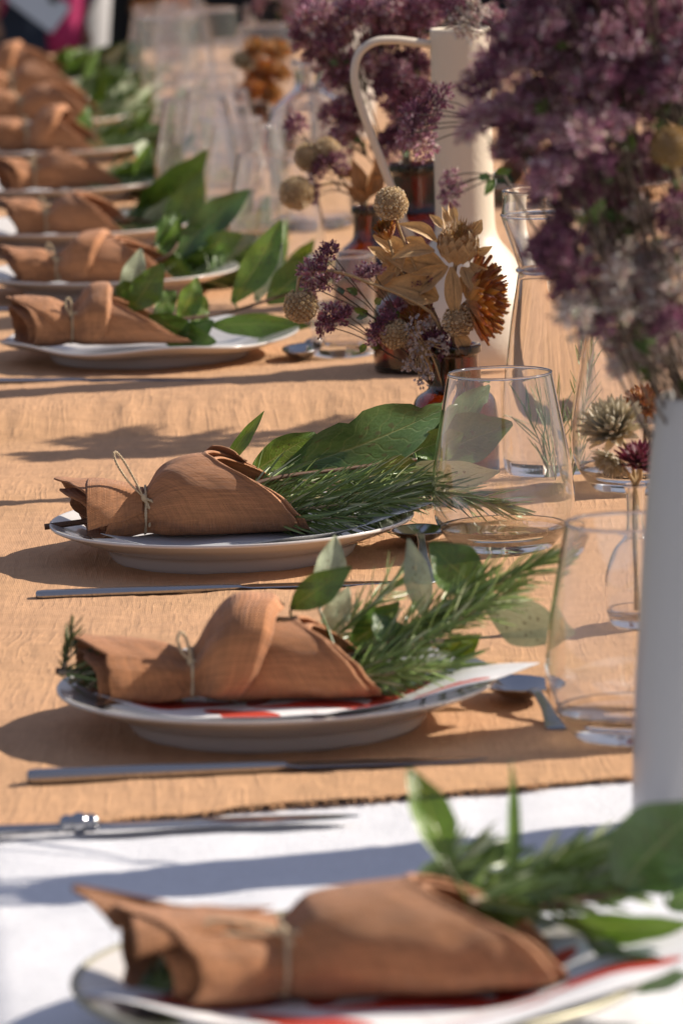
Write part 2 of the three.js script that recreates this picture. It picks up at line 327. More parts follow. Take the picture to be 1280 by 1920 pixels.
// ---------------------------------------------------------------- builders for the place settings
function plateProfile(R, H) {
  return rounded([[0, 0.0075], [R * 0.58, 0.008, 0.012], [R * 0.72, 0.0135, 0.014], [R * 0.985, H, 0.002], [R, H + 0.0003, 0.0014], [R * 1.002, H - 0.0018, 0.001], [R * 0.9, H - 0.0075, 0.012], [R * 0.7, 0.0105, 0.003], [R * 0.665, 0.0025, 0.004], [R * 0.645, 0.0, 0.0015], [R * 0.62, 0.0, 0.0015], [R * 0.6, 0.004, 0.002], [0, 0.0045]], 5);
}
function makePlate(text, c, R = 0.125, H = 0.027, opt = {}) {
  const t = thing('dinner_plate', text, 'plate', c, 'dinner plates down the table');
  const g = lathe(plateProfile(R, H), 96);
  if (opt.wavy) { const p = g.attributes.position; for (let i = 0; i < p.count; i++) { const x = p.getX(i), z = p.getZ(i), r = Math.hypot(x, z), a = Math.atan2(z, x), k = smooth(R * 0.6, R, r); p.setXYZ(i, x * (1 + 0.018 * k * Math.sin(a * 7)), p.getY(i) + 0.0022 * k * Math.sin(a * 5 + 1), z * (1 + 0.018 * k * Math.sin(a * 7))); } g.computeVertexNormals(); }
  g.translate(c.x, c.y, c.z); add('dish', g, opt.mat ?? M.china, t);
  if (opt.band) { const b = lathe(rounded([[R * 0.972, H - 0.0003], [R * 0.99, H + 0.0012, 0.002], [R * 1.004, H - 0.0004, 0.001], [R * 0.995, H - 0.003]], 4), 96); b.translate(c.x, c.y, c.z); add('rim_band', b, M.gold, t); }
  return t;
}
function makeCard(text, c, yaw, size = 0.18, mat = M.card, name = 'printed_card') {
  // a square printed card lying across the plate with one corner past its right rim
  const t = thing(name, text, 'card', V(c.x, c.y + 0.02, c.z), 'printed cards on the plates');
  const ca = Math.cos(yaw), sa = Math.sin(yaw);
  add('paper', thick(24, 24, (u, v) => {
    const a = (u - 0.5) * size, b = (v - 0.5) * size, x = (a + b) * 0.74 + 0.022, z = (b - a) * 0.62 + 0.02, r = Math.hypot(x, z);
    const y = 0.0158 + 0.0136 * smooth(0.06, 0.128, r) + 0.006 * smooth(0.115, 0.16, x) + 0.0008 * Math.sin(x * 60 + z * 40);
    return V(c.x + x * ca - z * sa, c.y + y, c.z + x * sa + z * ca);
  }, 0.0005), mat, t);
  return t;
}
// one layer of cloth wrapped round the stems; x runs along the bundle, the angle round it from the underside
function wrapPoint(o, x, a, dr = 0) {
  const w = o.w(x) + dr, h = o.h(x) + dr, sn = Math.sin(a), cs = Math.cos(a);
  const pinch = Math.exp(-Math.pow((x - o.tie) / 0.009, 2)), near = Math.exp(-Math.pow((x - o.tie) / 0.024, 2));
  let k = 1 - 0.16 * pinch + 0.06 * near * Math.sin(a * 6 + o.s + 1.5 * noise(x * 40, o.s)) + 0.045 * noise(x * 26 + o.s, cs * 1.6, sn * 1.6) + 0.022 * noise(x * 70 + o.s, cs * 3 + 9, sn * 3) + 0.008 * noise(x * 30, a * 4, o.s);
  const e = o.square ?? 0.86, y = Math.sign(sn) * Math.pow(Math.abs(sn), e), z = Math.sign(cs) * Math.pow(Math.abs(cs), e);
  const base = h * 0.44;
  return V(x, Math.max(0.0006, base + (y > 0 ? h * 0.56 : base * 0.98) * y * k), z * w * k + (o.lean ? o.lean(x) : 0));
}
function napkin(text, c, yaw, o) {
  const t = thing('cloth_napkin', text, 'napkin', c, 'rolled brown napkins on the plates');
  const rot = (p) => V(c.x + p.x * Math.cos(yaw) + p.z * Math.sin(yaw), c.y + p.y, c.z - p.x * Math.sin(yaw) + p.z * Math.cos(yaw));
  const q = o.detail ?? 1;
  const layer = (x0, x1, dr, nu, nv, extra) => thick(Math.round(nu * q), Math.round(nv * q), (u, v) => {
    const a = -Math.PI / 2 + v * 2 * Math.PI * (extra?.cover ?? 1) + (extra?.from ?? 0), up = 0.5 + 0.5 * Math.sin(a), xa = x0(up, a), xb = x1(up, a);
    const x = lerp(xa, xb, u);
    return rot(wrapPoint(o, x, a, dr(u, up, a)));
  }, 0.0011, (u, v) => [lerp(x0(0, 0), x1(0, 0), u), v * 0.17]);
  const mat = o.mat ?? M.linen, slant = (up, a) => Math.pow(up, o.bow ?? 1.25);
  const fray = (a) => 0.0007 * noise(a * 4, o.s) + 0.0003 * noise(a * 11, o.s);
  const right = (up, a) => lerp(o.right[0], o.right[1], slant(up)) + fray(a);
  const left = (up, a) => lerp(o.left[0], o.left[1], up) + (o.near ?? 0.02) * Math.max(0, Math.cos(a)) + 2 * fray(a) + 0.002 * noise(Math.cos(a) * 1.2, Math.sin(a) * 1.2, o.s);
  // main roll, thickened to a soft hem at the right end
  const roll = add('roll', layer(left, right, (u) => 0.0013 * smooth(0.955, 0.985, u) - 0.0015 * smooth(0.985, 1, u) + (o.flare ?? 0.003) * 0.5 * smooth(0.16, 0, u), 96, 96), mat, t);
  // second layer showing as an inner hem
  add('inner_hem', layer((up, a) => right(up, a) - 0.03, (up, a) => right(up, a) + 0.0062 + 0.001 * noise(a * 3, o.s + 4), (u) => -0.0042 + 0.0012 * smooth(0.8, 0.95, u) - 0.001 * smooth(0.95, 1, u), 24, 80), mat, t);
  // rolled inner turn seen in the left opening
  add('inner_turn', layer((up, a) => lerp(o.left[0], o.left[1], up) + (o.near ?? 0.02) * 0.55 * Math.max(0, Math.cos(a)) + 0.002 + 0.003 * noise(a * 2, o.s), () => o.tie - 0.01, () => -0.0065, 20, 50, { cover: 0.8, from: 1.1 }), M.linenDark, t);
  if (o.flap) {                                        // loose outer turn ending in a soft rolled edge
    const f = o.flap, end = (up, a) => lerp(f[0], f[1], Math.pow(up, f[3] ?? 1)) + 0.002 * noise(a * 2, o.s);
    add('outer_flap', layer(() => o.tie + 0.002, end, (u, up) => 0.0012 + f[2] * smooth(0, 0.5, u) * (0.35 + 0.65 * up) - 0.0055 * Math.pow(smooth(0.86, 1, u), 2), 48, 90), mat, t);
  }
  if (o.overlap) {                                     // free edge of the turn, running obliquely over the left end
    const v = o.overlap;
    add('overlap', thick(40, 26, (u, w) => { const x = lerp(o.left[0] + 0.001, o.tie - 0.001, u), a0 = lerp(v[0], v[1], u), a = lerp(a0, a0 + 2.1, w); return rot(wrapPoint(o, x, a, 0.0022 - 0.002 * Math.pow(w, 3) - 0.0014 * smooth(0.06, 0, w))); }, 0.001, (u, w) => [u * 0.06, w * 0.05]), mat, t);
  }
  if (o.corner) add('loose_corner', thick(20, 12, (u, v) => {
    const [a, b, d] = o.corner, tip = V(...a), r0 = V(...b), r1 = V(...d), p = r0.clone().lerp(r1, v).lerp(tip, u * 0.97); p.y += 0.006 * Math.sin(u * 3) * (v - 0.4); p.z += 0.004 * Math.sin(v * 5 + u * 4); return rot(p);
  }, 0.0011, (u, v) => [u * 0.07, v * 0.05]), mat, t);
  // string: two turns, a knot on the front and a bow
  const ring = [], kA = o.knot ?? 0.5;
  for (let i = 0; i <= 40; i++) { const a = kA + i / 40 * 2 * Math.PI; ring.push(rot(wrapPoint(o, o.tie + 0.0012 * Math.sin(a + 1), a, 0.0011))); }
  const k0 = wrapPoint(o, o.tie, kA, 0.0018), P = (x, y, z) => rot(V(k0.x + x, k0.y + y, k0.z + z)), b = o.bowSize ?? 1;
  const up = o.bowUp ?? [-0.02, 0.034], dn = o.bowDown ?? [0.013, -0.017];
  const string = [twisted(ring, 0.001, 60)];
  const bow = (dx, dy, wd) => { const n = V(-dy, dx, 0).normalize(); return [P(0, 0, 0.001), P(dx * 0.4 + n.x * wd, dy * 0.4 + n.y * wd, 0.004), P(dx * 0.85 + n.x * wd * 0.9, dy * 0.85 + n.y * wd * 0.9, 0.005), P(dx, dy, 0.004), P(dx * 0.85 - n.x * wd * 0.6, dy * 0.85 - n.y * wd * 0.6, 0.003), P(dx * 0.4 - n.x * wd * 0.5, dy * 0.4 - n.y * wd * 0.5, 0.003), P(0, 0, 0.0015)]; };
  const bows = [bow(up[0] * b, up[1] * b, 0.0028 * b), bow(dn[0] * b, dn[1] * b, 0.004 * b)].map((p) => twisted(p, 0.00095, 36));
  bows.push(twisted([P(0, 0, 0.001), P(0.004 * b, -0.008 * b, 0.003), P(0.003 * b, -0.02 * b, 0.002)], 0.00095, 16));
  const knot = new THREE.SphereGeometry(0.0021, 10, 8), kp = P(0, 0, 0.001); knot.scale(1, 1.35, 0.9); knot.translate(kp.x, kp.y, kp.z);
  const tw = add('twine', merge(string.concat([knot])), M.twine, t);
  add('bow', merge(bows), M.twine, tw);
  return t;
}
// blade of a leaf between two points; width is the half width
function leafGeo(B, T, half, ang = 0, bend = 0.06, fold = 0.25, torn = 0) {
  const d = T.clone().sub(B), L = d.length(); d.normalize();
  let N = camera.position.clone().sub(B); N.addScaledVector(d, -N.dot(d)).normalize().applyAxisAngle(d, ang * RAD);
  const S = d.clone().cross(N).normalize(), ph = rnd() * 50, skew = rr(-0.05, 0.05);
  return sheet(22, 10, (u, v) => {
    const a = (v - 0.5) * 2, w = half * (Math.pow(Math.sin(Math.PI * Math.pow(clamp(u * 0.93 + 0.035), 0.92)), 1.15) * 0.99 + (u < 0.97 ? 0.025 : 0)) * (1 + 0.05 * noise(u * 7 + ph, Math.sign(a) * 3) - torn * (Math.max(0, noise(u * 13 + ph, Math.sign(a) * 9) - 0.35)));
    const q = B.clone().addScaledVector(d, L * u).addScaledVector(S, a * w + skew * L * Math.sin(u * Math.PI) );
    return q.addScaledVector(N, bend * L * (Math.sin(u * Math.PI) - u * 0.4) + fold * w * a * a * 1.2 - fold * 0.5 * w + 0.05 * half * noise(u * 5 + ph, a * 1.4, 3) + 0.07 * half * Math.abs(a) * Math.sin(u * 16 + ph + (a > 0 ? 2 : 0)));
  }, (u, v) => [u, v]);
}
function needles(path, { n = 110, len = [0.016, 0.026], r = 0.0009, tone = 1, from = 0 } = {}) {
  const c = path instanceof THREE.Curve ? path : new THREE.CatmullRomCurve3(path), pos = [], uv = [], idx = [], col = [], fr = c.computeFrenetFrames(60, false);
  for (let i = 0; i < n; i++) {
    const t = from + (1 - from) * (i + rnd() * 0.8) / n, p = c.getPointAt(clamp(t)), f = Math.round(clamp(t) * 60), T = fr.tangents[f], a = i * 2.4 + rr(-0.4, 0.4);
    const out = fr.normals[f].clone().multiplyScalar(Math.cos(a)).addScaledVector(fr.binormals[f], Math.sin(a));
    const open = rr(0.38, 0.95) * (1 - 0.45 * smooth(0.85, 1, t)), l = rr(...len) * (1 - 0.45 * smooth(0.9, 1, t)), dir = T.clone().multiplyScalar(Math.cos(open)).addScaledVector(out, Math.sin(open));
    const side = dir.clone().cross(T).normalize(), nor = side.clone().cross(dir), m = pos.length / 3, g = rr(0.75, 1.3) * tone, pale = rnd() < 0.16;
    for (let k = 0; k <= 4; k++) {
      const u = k / 4, w = r * (k === 0 ? 0.6 : k === 4 ? 0.25 : 1), q = p.clone().addScaledVector(dir, l * u).addScaledVector(T, l * 0.22 * u * u).addScaledVector(V(0, -1, 0), 0.0015 * u * u);
      for (const s of [-1, 0, 1]) {
        const e = q.clone().addScaledVector(side, s * w).addScaledVector(nor, s ? -w * 0.45 : w * 0.3); pos.push(e.x, e.y, e.z); uv.push(u, s * 0.5 + 0.5);
        const b = pale ? [0.44, 0.48, 0.28] : [0.2, 0.28, 0.085]; col.push(b[0] * g, b[1] * g, b[2] * g);
      }
      if (k < 4) for (const s of [0, 1]) { const A = m + k * 3 + s; idx.push(A, A + 1, A + 3, A + 1, A + 4, A + 3); }
    }
  }
  return indexed(pos, uv, idx, col);
}

// ---------------------------------------------------------------- place settings, nearest first
// leaves: [base x, base y, tip x, tip y, width (pixels), kind, turn, base depth, tip depth]
function baySprig(text, z, scale, stem, leaves) {
  const P = (x, y, dz) => onDepth(x, y, z + dz), pts = stem.map(([x, y, dz]) => P(x, y, dz)), along = new THREE.CatmullRomCurve3(pts).getPoints(60);
  const t = thing('bay_sprig', text, 'sprig', pts[0], 'bay sprigs tucked into the napkins');
  add('stem', tube(pts, (u) => 0.0021 - 0.0009 * u, 18, 6), M.redStem, t);
  for (const [bx, by, tx, ty, w, kind, turn = 0, d0 = 0, d1 = 0, torn = 0] of leaves) {
    const B = P(bx, by, d0), T = P(tx, ty, d1), near = along.reduce((a, b) => (b.distanceTo(B) < a.distanceTo(B) ? b : a));
    const blade = leafGeo(B, T, w / 2 / scale / Math.max(0.35, Math.cos(turn * RAD)), turn, rr(0.02, 0.1), rr(0.12, 0.35), torn);
    const lf = add('leaf', blade, M.leaf[kind], t);
    if (near.distanceTo(B) > 0.003) add('leaf_stalk', tube([near, near.clone().lerp(B, 0.5).add(V(0, 0.002, 0)), B, B.clone().lerp(T, 0.08)], 0.0008, 8, 5), M.leaf[4], lf);
  }
  return t;
}
function rosemary(text, z, stems, opt = {}) {
  const all = stems.map((s) => new THREE.CatmullRomCurve3(s.map(([x, y, dz]) => onDepth(x, y, z + dz))));
  const t = thing('rosemary_sprig', text, 'sprig', all[0].points[0].clone(), 'rosemary sprigs on the table');
  all.forEach((c) => {
    const st = add('stem', tube(c, (u) => (opt.r ?? 0.0017) * (1 - 0.65 * u), 22, 6), M.wood, t);
    const n = Math.round(c.getLength() * (opt.density ?? 1050));
    stuff(add('needles', needles(c, { n, ...opt }), M.needle, st));
  });
  return t;
}
const at3 = (c, h) => V(c.x, c.y + h, c.z);
// --- setting 0: on the white cloth, out of focus in front
seed(100);
{
  const c = onHeight(676, 1929, TABLE - 0.0012), z = c.z, s = 4290;
  makePlate('gold-rimmed white plate on the white cloth, nearest of the plates', c, 0.126, 0.026, { band: true });
  makeCard('red and white printed card under the nearest napkin', c, -0.16, 0.2);
  napkin('brown napkin with a pointed corner sticking out, nearest the camera on the white cloth', at3(c, 0.0168), 0.1, {
    s: 2.2, tie: -0.034, left: [-0.1, -0.103], near: 0.03, right: [0.084, 0.026], bow: 2.8, knot: 0.95, mat: M.linen, flare: 0.007, bowUp: [-0.034, 0.006], bowDown: [0.016, -0.012], bowSize: 1,
    w: curveOf([[-0.11, 0.036], [-0.07, 0.032], [-0.034, 0.025], [0, 0.036], [0.05, 0.04], [0.09, 0.032]]), h: curveOf([[-0.11, 0.041], [-0.07, 0.039], [-0.034, 0.036], [-0.02, 0.0435], [0.008, 0.0475], [0.04, 0.047], [0.09, 0.042]]),
    corner: [[-0.124, 0.05, -0.016], [-0.036, 0.0385, -0.008], [-0.106, 0.034, 0.004]], overlap: [0.4, 1.2],
  });
  baySprig('bay sprig beside the nearest napkin with one upright leaf and one huge dark leaf', z, s, [[860, 1790, -0.02], [960, 1720, -0.04], [1080, 1690, -0.045], [1290, 1640, -0.06], [1420, 1600, -0.07]], [
    [838, 1625, 765, 1438, 78, 4, 14, -0.03, -0.05], [955, 1695, 960, 1425, 26, 1, 20, -0.04, -0.05], [1160, 1670, 1330, 1500, 175, 2, 10, -0.05, -0.03], [1040, 1722, 1300, 1730, 58, 4, 35, -0.02, 0.0], [1250, 1700, 1370, 1640, 80, 0, 30, -0.05, -0.05], [1120, 1700, 1180, 1630, 50, 0, 50, -0.07, -0.07], [880, 1720, 1010, 1700, 44, 0, 45, -0.04, -0.03], [1100, 1760, 1290, 1830, 70, 2, 60, -0.01, 0.02],
  ]);
  rosemary('rosemary sprig with brown twigs behind the nearest napkin', z, [[[300, 1850, 0.0], [560, 1800, -0.01], [860, 1700, -0.05], [1010, 1640, -0.06], [1150, 1585, -0.07]], [[820, 1740, -0.06], [960, 1665, -0.08], [1140, 1600, -0.1]], [[880, 1690, -0.03], [1020, 1680, -0.05], [1200, 1640, -0.06]], [[760, 1680, -0.05], [840, 1640, -0.07], [900, 1610, -0.08]], [[250, 1895, 0.012], [300, 1850, 0.0], [420, 1800, -0.01]]], { r: 0.0022, from: 0.02 });
}
// --- setting 1
seed(200);
{
  const c = onTable(522, 1362), z = c.z, s = 3340;
  makePlate('white plate of the second setting, red card print showing along its front rim', c, 0.125, 0.027);
  makeCard('red and white printed card poking past the right rim of the second plate', c, -0.04, 0.17);
  napkin('brown napkin with a wide folded flap over its middle, second from the camera', at3(c, 0.0168), 0.02, {
    s: 5.1, tie: -0.0485, left: [-0.112, -0.114], near: 0.022, right: [0.0515, 0.014], bow: 2.5, knot: 0.75, mat: M.linenWarm, bowUp: [-0.005, 0.017], bowDown: [0.012, -0.009], flap: [-0.026, 0.004, 0.0125, 0.8], flare: 0.004,
    w: curveOf([[-0.12, 0.034], [-0.09, 0.03], [-0.0485, 0.02], [-0.02, 0.031], [0.02, 0.034], [0.055, 0.033]]), h: curveOf([[-0.12, 0.038], [-0.09, 0.037], [-0.065, 0.034], [-0.0485, 0.032], [-0.038, 0.041], [-0.02, 0.046], [0.0, 0.0455], [0.02, 0.0445], [0.055, 0.038]]),
  });
  baySprig('bay sprig with pale leaf undersides, in front of the knife of the sharp setting', z, s, [[105, 1258, 0], [360, 1265, 0], [620, 1240, -0.01], [760, 1190, -0.03], [860, 1140, -0.04], [935, 1130, -0.045]], [
    [598, 1140, 630, 1003, 62, 3, 18, -0.03, -0.045], [545, 1142, 658, 1064, 62, 0, 10, -0.01, 0.0], [600, 1185, 655, 1100, 52, 3, 25, -0.035, -0.04], [795, 1160, 764, 1010, 52, 3, -15, -0.05, -0.06], [905, 1110, 806, 1018, 96, 0, 12, -0.05, -0.05], [908, 1130, 1066, 1188, 92, 3, 28, -0.06, -0.04],
    [650, 1215, 750, 1130, 66, 0, 25, -0.03, -0.04], [760, 1230, 700, 1150, 58, 2, 30, -0.02, -0.03], [820, 1215, 900, 1190, 48, 4, 45, -0.03, -0.02], [850, 1160, 900, 1085, 56, 1, 35, -0.05, -0.06], [700, 1270, 800, 1240, 46, 2, 50, 0.0, 0.0], [800, 1190, 870, 1120, 50, 2, 30, -0.06, -0.07],
  ]);
  rosemary('rosemary sprig reaching from the folded-flap napkin towards the clear tumbler', z, [
    [[110, 1262, 0.004], [300, 1265, 0], [640, 1258, -0.01], [780, 1165, -0.03], [930, 1095, -0.035], [1040, 1040, -0.03]], [[620, 1262, -0.02], [760, 1200, -0.03], [870, 1110, -0.04], [905, 1080, -0.04]], [[640, 1270, 0.0], [770, 1215, -0.01], [880, 1150, -0.015], [960, 1105, -0.01]],
    [[640, 1275, 0.01], [720, 1265, 0.012], [800, 1245, 0.015]], [[600, 1215, -0.03], [680, 1150, -0.05], [745, 1090, -0.06]], [[660, 1280, 0.0], [760, 1270, -0.01], [860, 1240, -0.02]],
  ], { tone: 1.15, density: 1000 });
  rosemary('short rosemary tips inside the open left end of the folded-flap napkin', z, [[[165, 1290, 0.006], [200, 1250, 0.01], [175, 1225, 0.004]], [[130, 1280, 0.004], [165, 1262, 0.008], [215, 1250, 0.006]], [[120, 1262, 0.0], [128, 1215, 0.0], [137, 1175, 0.0]]], { density: 900, len: [0.007, 0.013], tone: 0.5 });
}
// --- setting 2, sharp
seed(300);
{
  const c = onTable(437, 1043), z = c.z, s = 2766;
  makePlate('plain white plate of the sharp middle setting', c, 0.1245, 0.027);
  makeCard('pale card under the sharp middle napkin, its white corner near the spoon bowl', c, -0.16, 0.155, M.cardShaded);
  napkin('brown linen napkin with a double hem and tall string loop, in sharp focus', at3(c, 0.0162), 0.0, {
    s: 8.4, tie: -0.0588, left: [-0.098, -0.119], near: 0.022, corner: [[0.012, 0.045, -0.026], [-0.03, 0.046, -0.026], [-0.012, 0.057, -0.018]], right: [0.0465, -0.014], bow: 2.7, knot: 0.72, bowUp: [-0.019, 0.033], bowDown: [0.014, -0.017], mat: M.linen, flare: 0.003, overlap: [-0.5, 0.1],
    w: curveOf([[-0.12, 0.033], [-0.09, 0.03], [-0.0588, 0.02], [-0.03, 0.034], [0.01, 0.038], [0.05, 0.036]]), h: curveOf([[-0.12, 0.04], [-0.09, 0.0405], [-0.0588, 0.0355], [-0.05, 0.0455], [-0.036, 0.0525], [-0.018, 0.0545], [0, 0.054], [0.03, 0.051], [0.05, 0.047]]),
  });
  baySprig('bay sprig of large dark veined leaves spread behind the clear front tumbler', z, s, [[84, 988, 0.004], [180, 975, 0], [400, 940, 0], [500, 900, -0.02], [640, 880, -0.05], [780, 862, -0.08]], [
    [524, 886, 850, 760, 122, 2, 8, -0.06, -0.10, 0.5], [750, 868, 962, 793, 112, 2, -10, -0.11, -0.12, 0.4], [770, 850, 918, 722, 92, 2, 12, -0.13, -0.15, 0.6], [465, 893, 592, 812, 66, 1, 20, -0.05, -0.07], [414, 884, 496, 771, 26, 1, 25, -0.03, -0.04],
    [775, 850, 862, 812, 60, 1, 18, -0.09, -0.10], [740, 880, 936, 886, 64, 3, 25, -0.09, -0.10], [640, 900, 800, 905, 66, 0, 30, -0.08, -0.09], [700, 880, 780, 870, 56, 1, 40, -0.06, -0.07], [560, 890, 650, 850, 50, 0, 35, -0.07, -0.08],
  ]);
  rosemary('rosemary sprig with green needles lying along the sharp middle plate', z, [
    [[420, 960, -0.01], [520, 938, -0.005], [640, 925, -0.01], [740, 915, -0.02], [830, 925, -0.03], [960, 955, -0.04]], [[460, 950, -0.02], [580, 915, -0.03], [690, 895, -0.04], [770, 890, -0.05]], [[470, 965, 0.01], [560, 955, 0.015], [670, 945, 0.01], [760, 938, 0.005]], [[500, 975, 0.02], [580, 975, 0.022], [680, 968, 0.02]],
    [[520, 950, 0.0], [600, 935, 0.0], [700, 930, -0.01], [790, 910, -0.02]], [[460, 930, -0.02], [500, 905, -0.03], [560, 900, -0.035]],
  ], { density: 950, len: [0.018, 0.031] });
}
// --- setting 3
seed(400);
{
  const c = onTable(283, 672), z = c.z, s = 2180;
  makePlate('white plate with a wavy rim, third beyond the white cloth, by the water glass', c, 0.129, 0.022, { wavy: true });
  napkin('brown napkin with an upright folded edge and small bow, on the wavy plate', at3(c, 0.0135), 0.05, {
    s: 11.3, tie: -0.068, left: [-0.118, -0.122], right: [0.029, -0.048], bow: 1.8, knot: 0.7, bowUp: [-0.002, 0.014], bowDown: [0.013, -0.007], flap: [-0.043, -0.03, 0.0065, 1], overlap: [1.2, -0.3], mat: M.linen,
    w: curveOf([[-0.122, 0.03], [-0.09, 0.029], [-0.068, 0.024], [-0.04, 0.034], [0.03, 0.038]]), h: curveOf([[-0.122, 0.043], [-0.09, 0.042], [-0.068, 0.038], [-0.05, 0.046], [-0.036, 0.0475], [-0.015, 0.045], [0, 0.042], [0.03, 0.034]]),
  });
  baySprig('bay sprig with a tall upright leaf, left of the water glass', z, s, [[240, 610, 0], [330, 600, -0.01], [430, 585, -0.03], [505, 562, -0.04], [560, 545, -0.05]], [
    [436, 568, 529, 413, 62, 1, 14, -0.04, -0.06], [480, 565, 528, 455, 48, 3, -22, -0.06, -0.07], [500, 568, 606, 483, 70, 0, 10, -0.05, -0.05], [395, 610, 580, 612, 46, 1, 22, -0.01, 0.0], [246, 582, 306, 494, 60, 1, 14, -0.02, -0.02], [232, 565, 266, 466, 46, 3, 20, -0.04, -0.05], [335, 605, 372, 520, 48, 4, 25, -0.02, -0.03],
    [280, 592, 405, 642, 62, 0, 30, 0, 0.02], [360, 610, 385, 555, 40, 4, 40, -0.03, -0.04], [290, 590, 330, 545, 44, 0, 35, -0.04, -0.05], [330, 640, 400, 600, 46, 2, 40, 0.01, 0.01], [215, 560, 260, 530, 40, 0, 30, -0.03, -0.03],
  ]);
}
// --- far settings: rows four to ten
const far = [
  // plate x, y, napkin [s, tie, left, right, rightTop, height], label words
  [208, 553, [14, -0.05, -0.104, 0.06, 0.02, 0.043], 'fourth beyond the white cloth, with a string bow on a smooth roll', 1],
  [150, 462, [17, -0.032, -0.083, 0.05, 0.01, 0.046], 'fifth, pushed up behind the smooth rolled napkin, with a round open end', 1],
  [118, 374, [20, -0.035, -0.078, 0.062, 0.005, 0.042], 'sixth, with a dark open end and a red shaded fold', 0.8],
  [100, 303, [23, -0.03, -0.085, 0.055, 0, 0.045], 'seventh, topped by a crumpled knot of cloth', 0.8],
  [85, 247, [26, -0.03, -0.09, 0.07, 0.02, 0.048], 'eighth, long and pointed on the right', 0.7],
  [60, 207, [29, -0.03, -0.09, 0.075, 0.02, 0.05], 'ninth, last but one in the row', 0.7],
  [20, 174, [32, -0.03, -0.09, 0.085, 0.03, 0.05], 'farthest in the row, beside the jeans', 0.7],
];
const farPlates = ['grey-white plate fourth beyond the white cloth, below a bow-tied napkin', 'white plate fifth in the row, half hidden by the setting in front', 'white plate sixth in the row at the left edge', 'white plate seventh in the row, under a crumpled cloth knot', 'white plate eighth in the row at the far left', 'white plate ninth in the row at the far left', 'farthest white plate in the row, near the jeans'];
const farBay = ['bay sprig with long dark leaves beside the bow-tied fourth napkin', 'bay sprig with two big diagonal leaves, beside the fifth napkin', 'bay sprig with a pale pointed leaf, beside the sixth napkin', 'bay sprig with a bright yellow-green leaf, beside the seventh napkin', 'bay sprig with pale leaves, beside the eighth napkin', 'bay sprig with a bright upright leaf, beside the ninth napkin', 'farthest bay sprig, dark leaves in front of the black clothes'];
const farLeaves = [
  [[330, 480, 470, 355, 52, 2], [300, 470, 420, 430, 46, 0], [310, 485, 400, 480, 44, 0], [290, 460, 330, 400, 40, 2], [380, 470, 455, 440, 40, 1], [340, 500, 430, 500, 40, 2], [410, 480, 480, 440, 34, 3], [300, 500, 360, 520, 40, 1]],
  [[250, 415, 388, 284, 66, 1], [315, 460, 380, 320, 58, 1], [260, 440, 330, 380, 50, 2], [240, 450, 290, 400, 44, 4], [390, 470, 462, 355, 44, 0], [270, 400, 330, 360, 40, 4], [290, 430, 360, 420, 42, 0], [355, 420, 410, 400, 34, 4]],
  [[160, 370, 165, 300, 28, 1], [145, 380, 160, 335, 34, 3], [170, 375, 225, 345, 40, 2], [200, 360, 280, 320, 44, 2], [210, 350, 250, 310, 30, 4], [240, 380, 300, 330, 44, 0], [230, 340, 300, 350, 40, 1], [260, 300, 275, 262, 30, 3]],
  [[200, 320, 250, 300, 30, 4], [230, 290, 320, 240, 50, 2], [200, 275, 300, 245, 40, 2], [260, 280, 350, 270, 40, 0], [250, 270, 270, 255, 30, 3], [210, 300, 260, 285, 30, 1], [280, 300, 300, 280, 30, 3]],
  [[180, 240, 270, 205, 44, 2], [190, 220, 290, 220, 40, 0], [200, 250, 310, 235, 40, 2], [230, 220, 300, 180, 36, 3], [210, 200, 250, 150, 36, 3], [170, 230, 230, 190, 36, 1]],
  [[185, 215, 195, 140, 42, 4], [170, 190, 230, 150, 44, 1], [230, 200, 275, 130, 46, 3], [250, 190, 300, 150, 46, 3], [180, 180, 280, 170, 36, 0], [260, 170, 310, 160, 30, 2]],
  [[120, 150, 170, 100, 42, 1], [150, 140, 270, 85, 44, 2], [180, 130, 280, 120, 44, 2], [110, 150, 200, 130, 40, 0], [190, 110, 260, 80, 40, 2], [130, 130, 150, 100, 36, 4], [200, 140, 260, 150, 40, 2]],
];
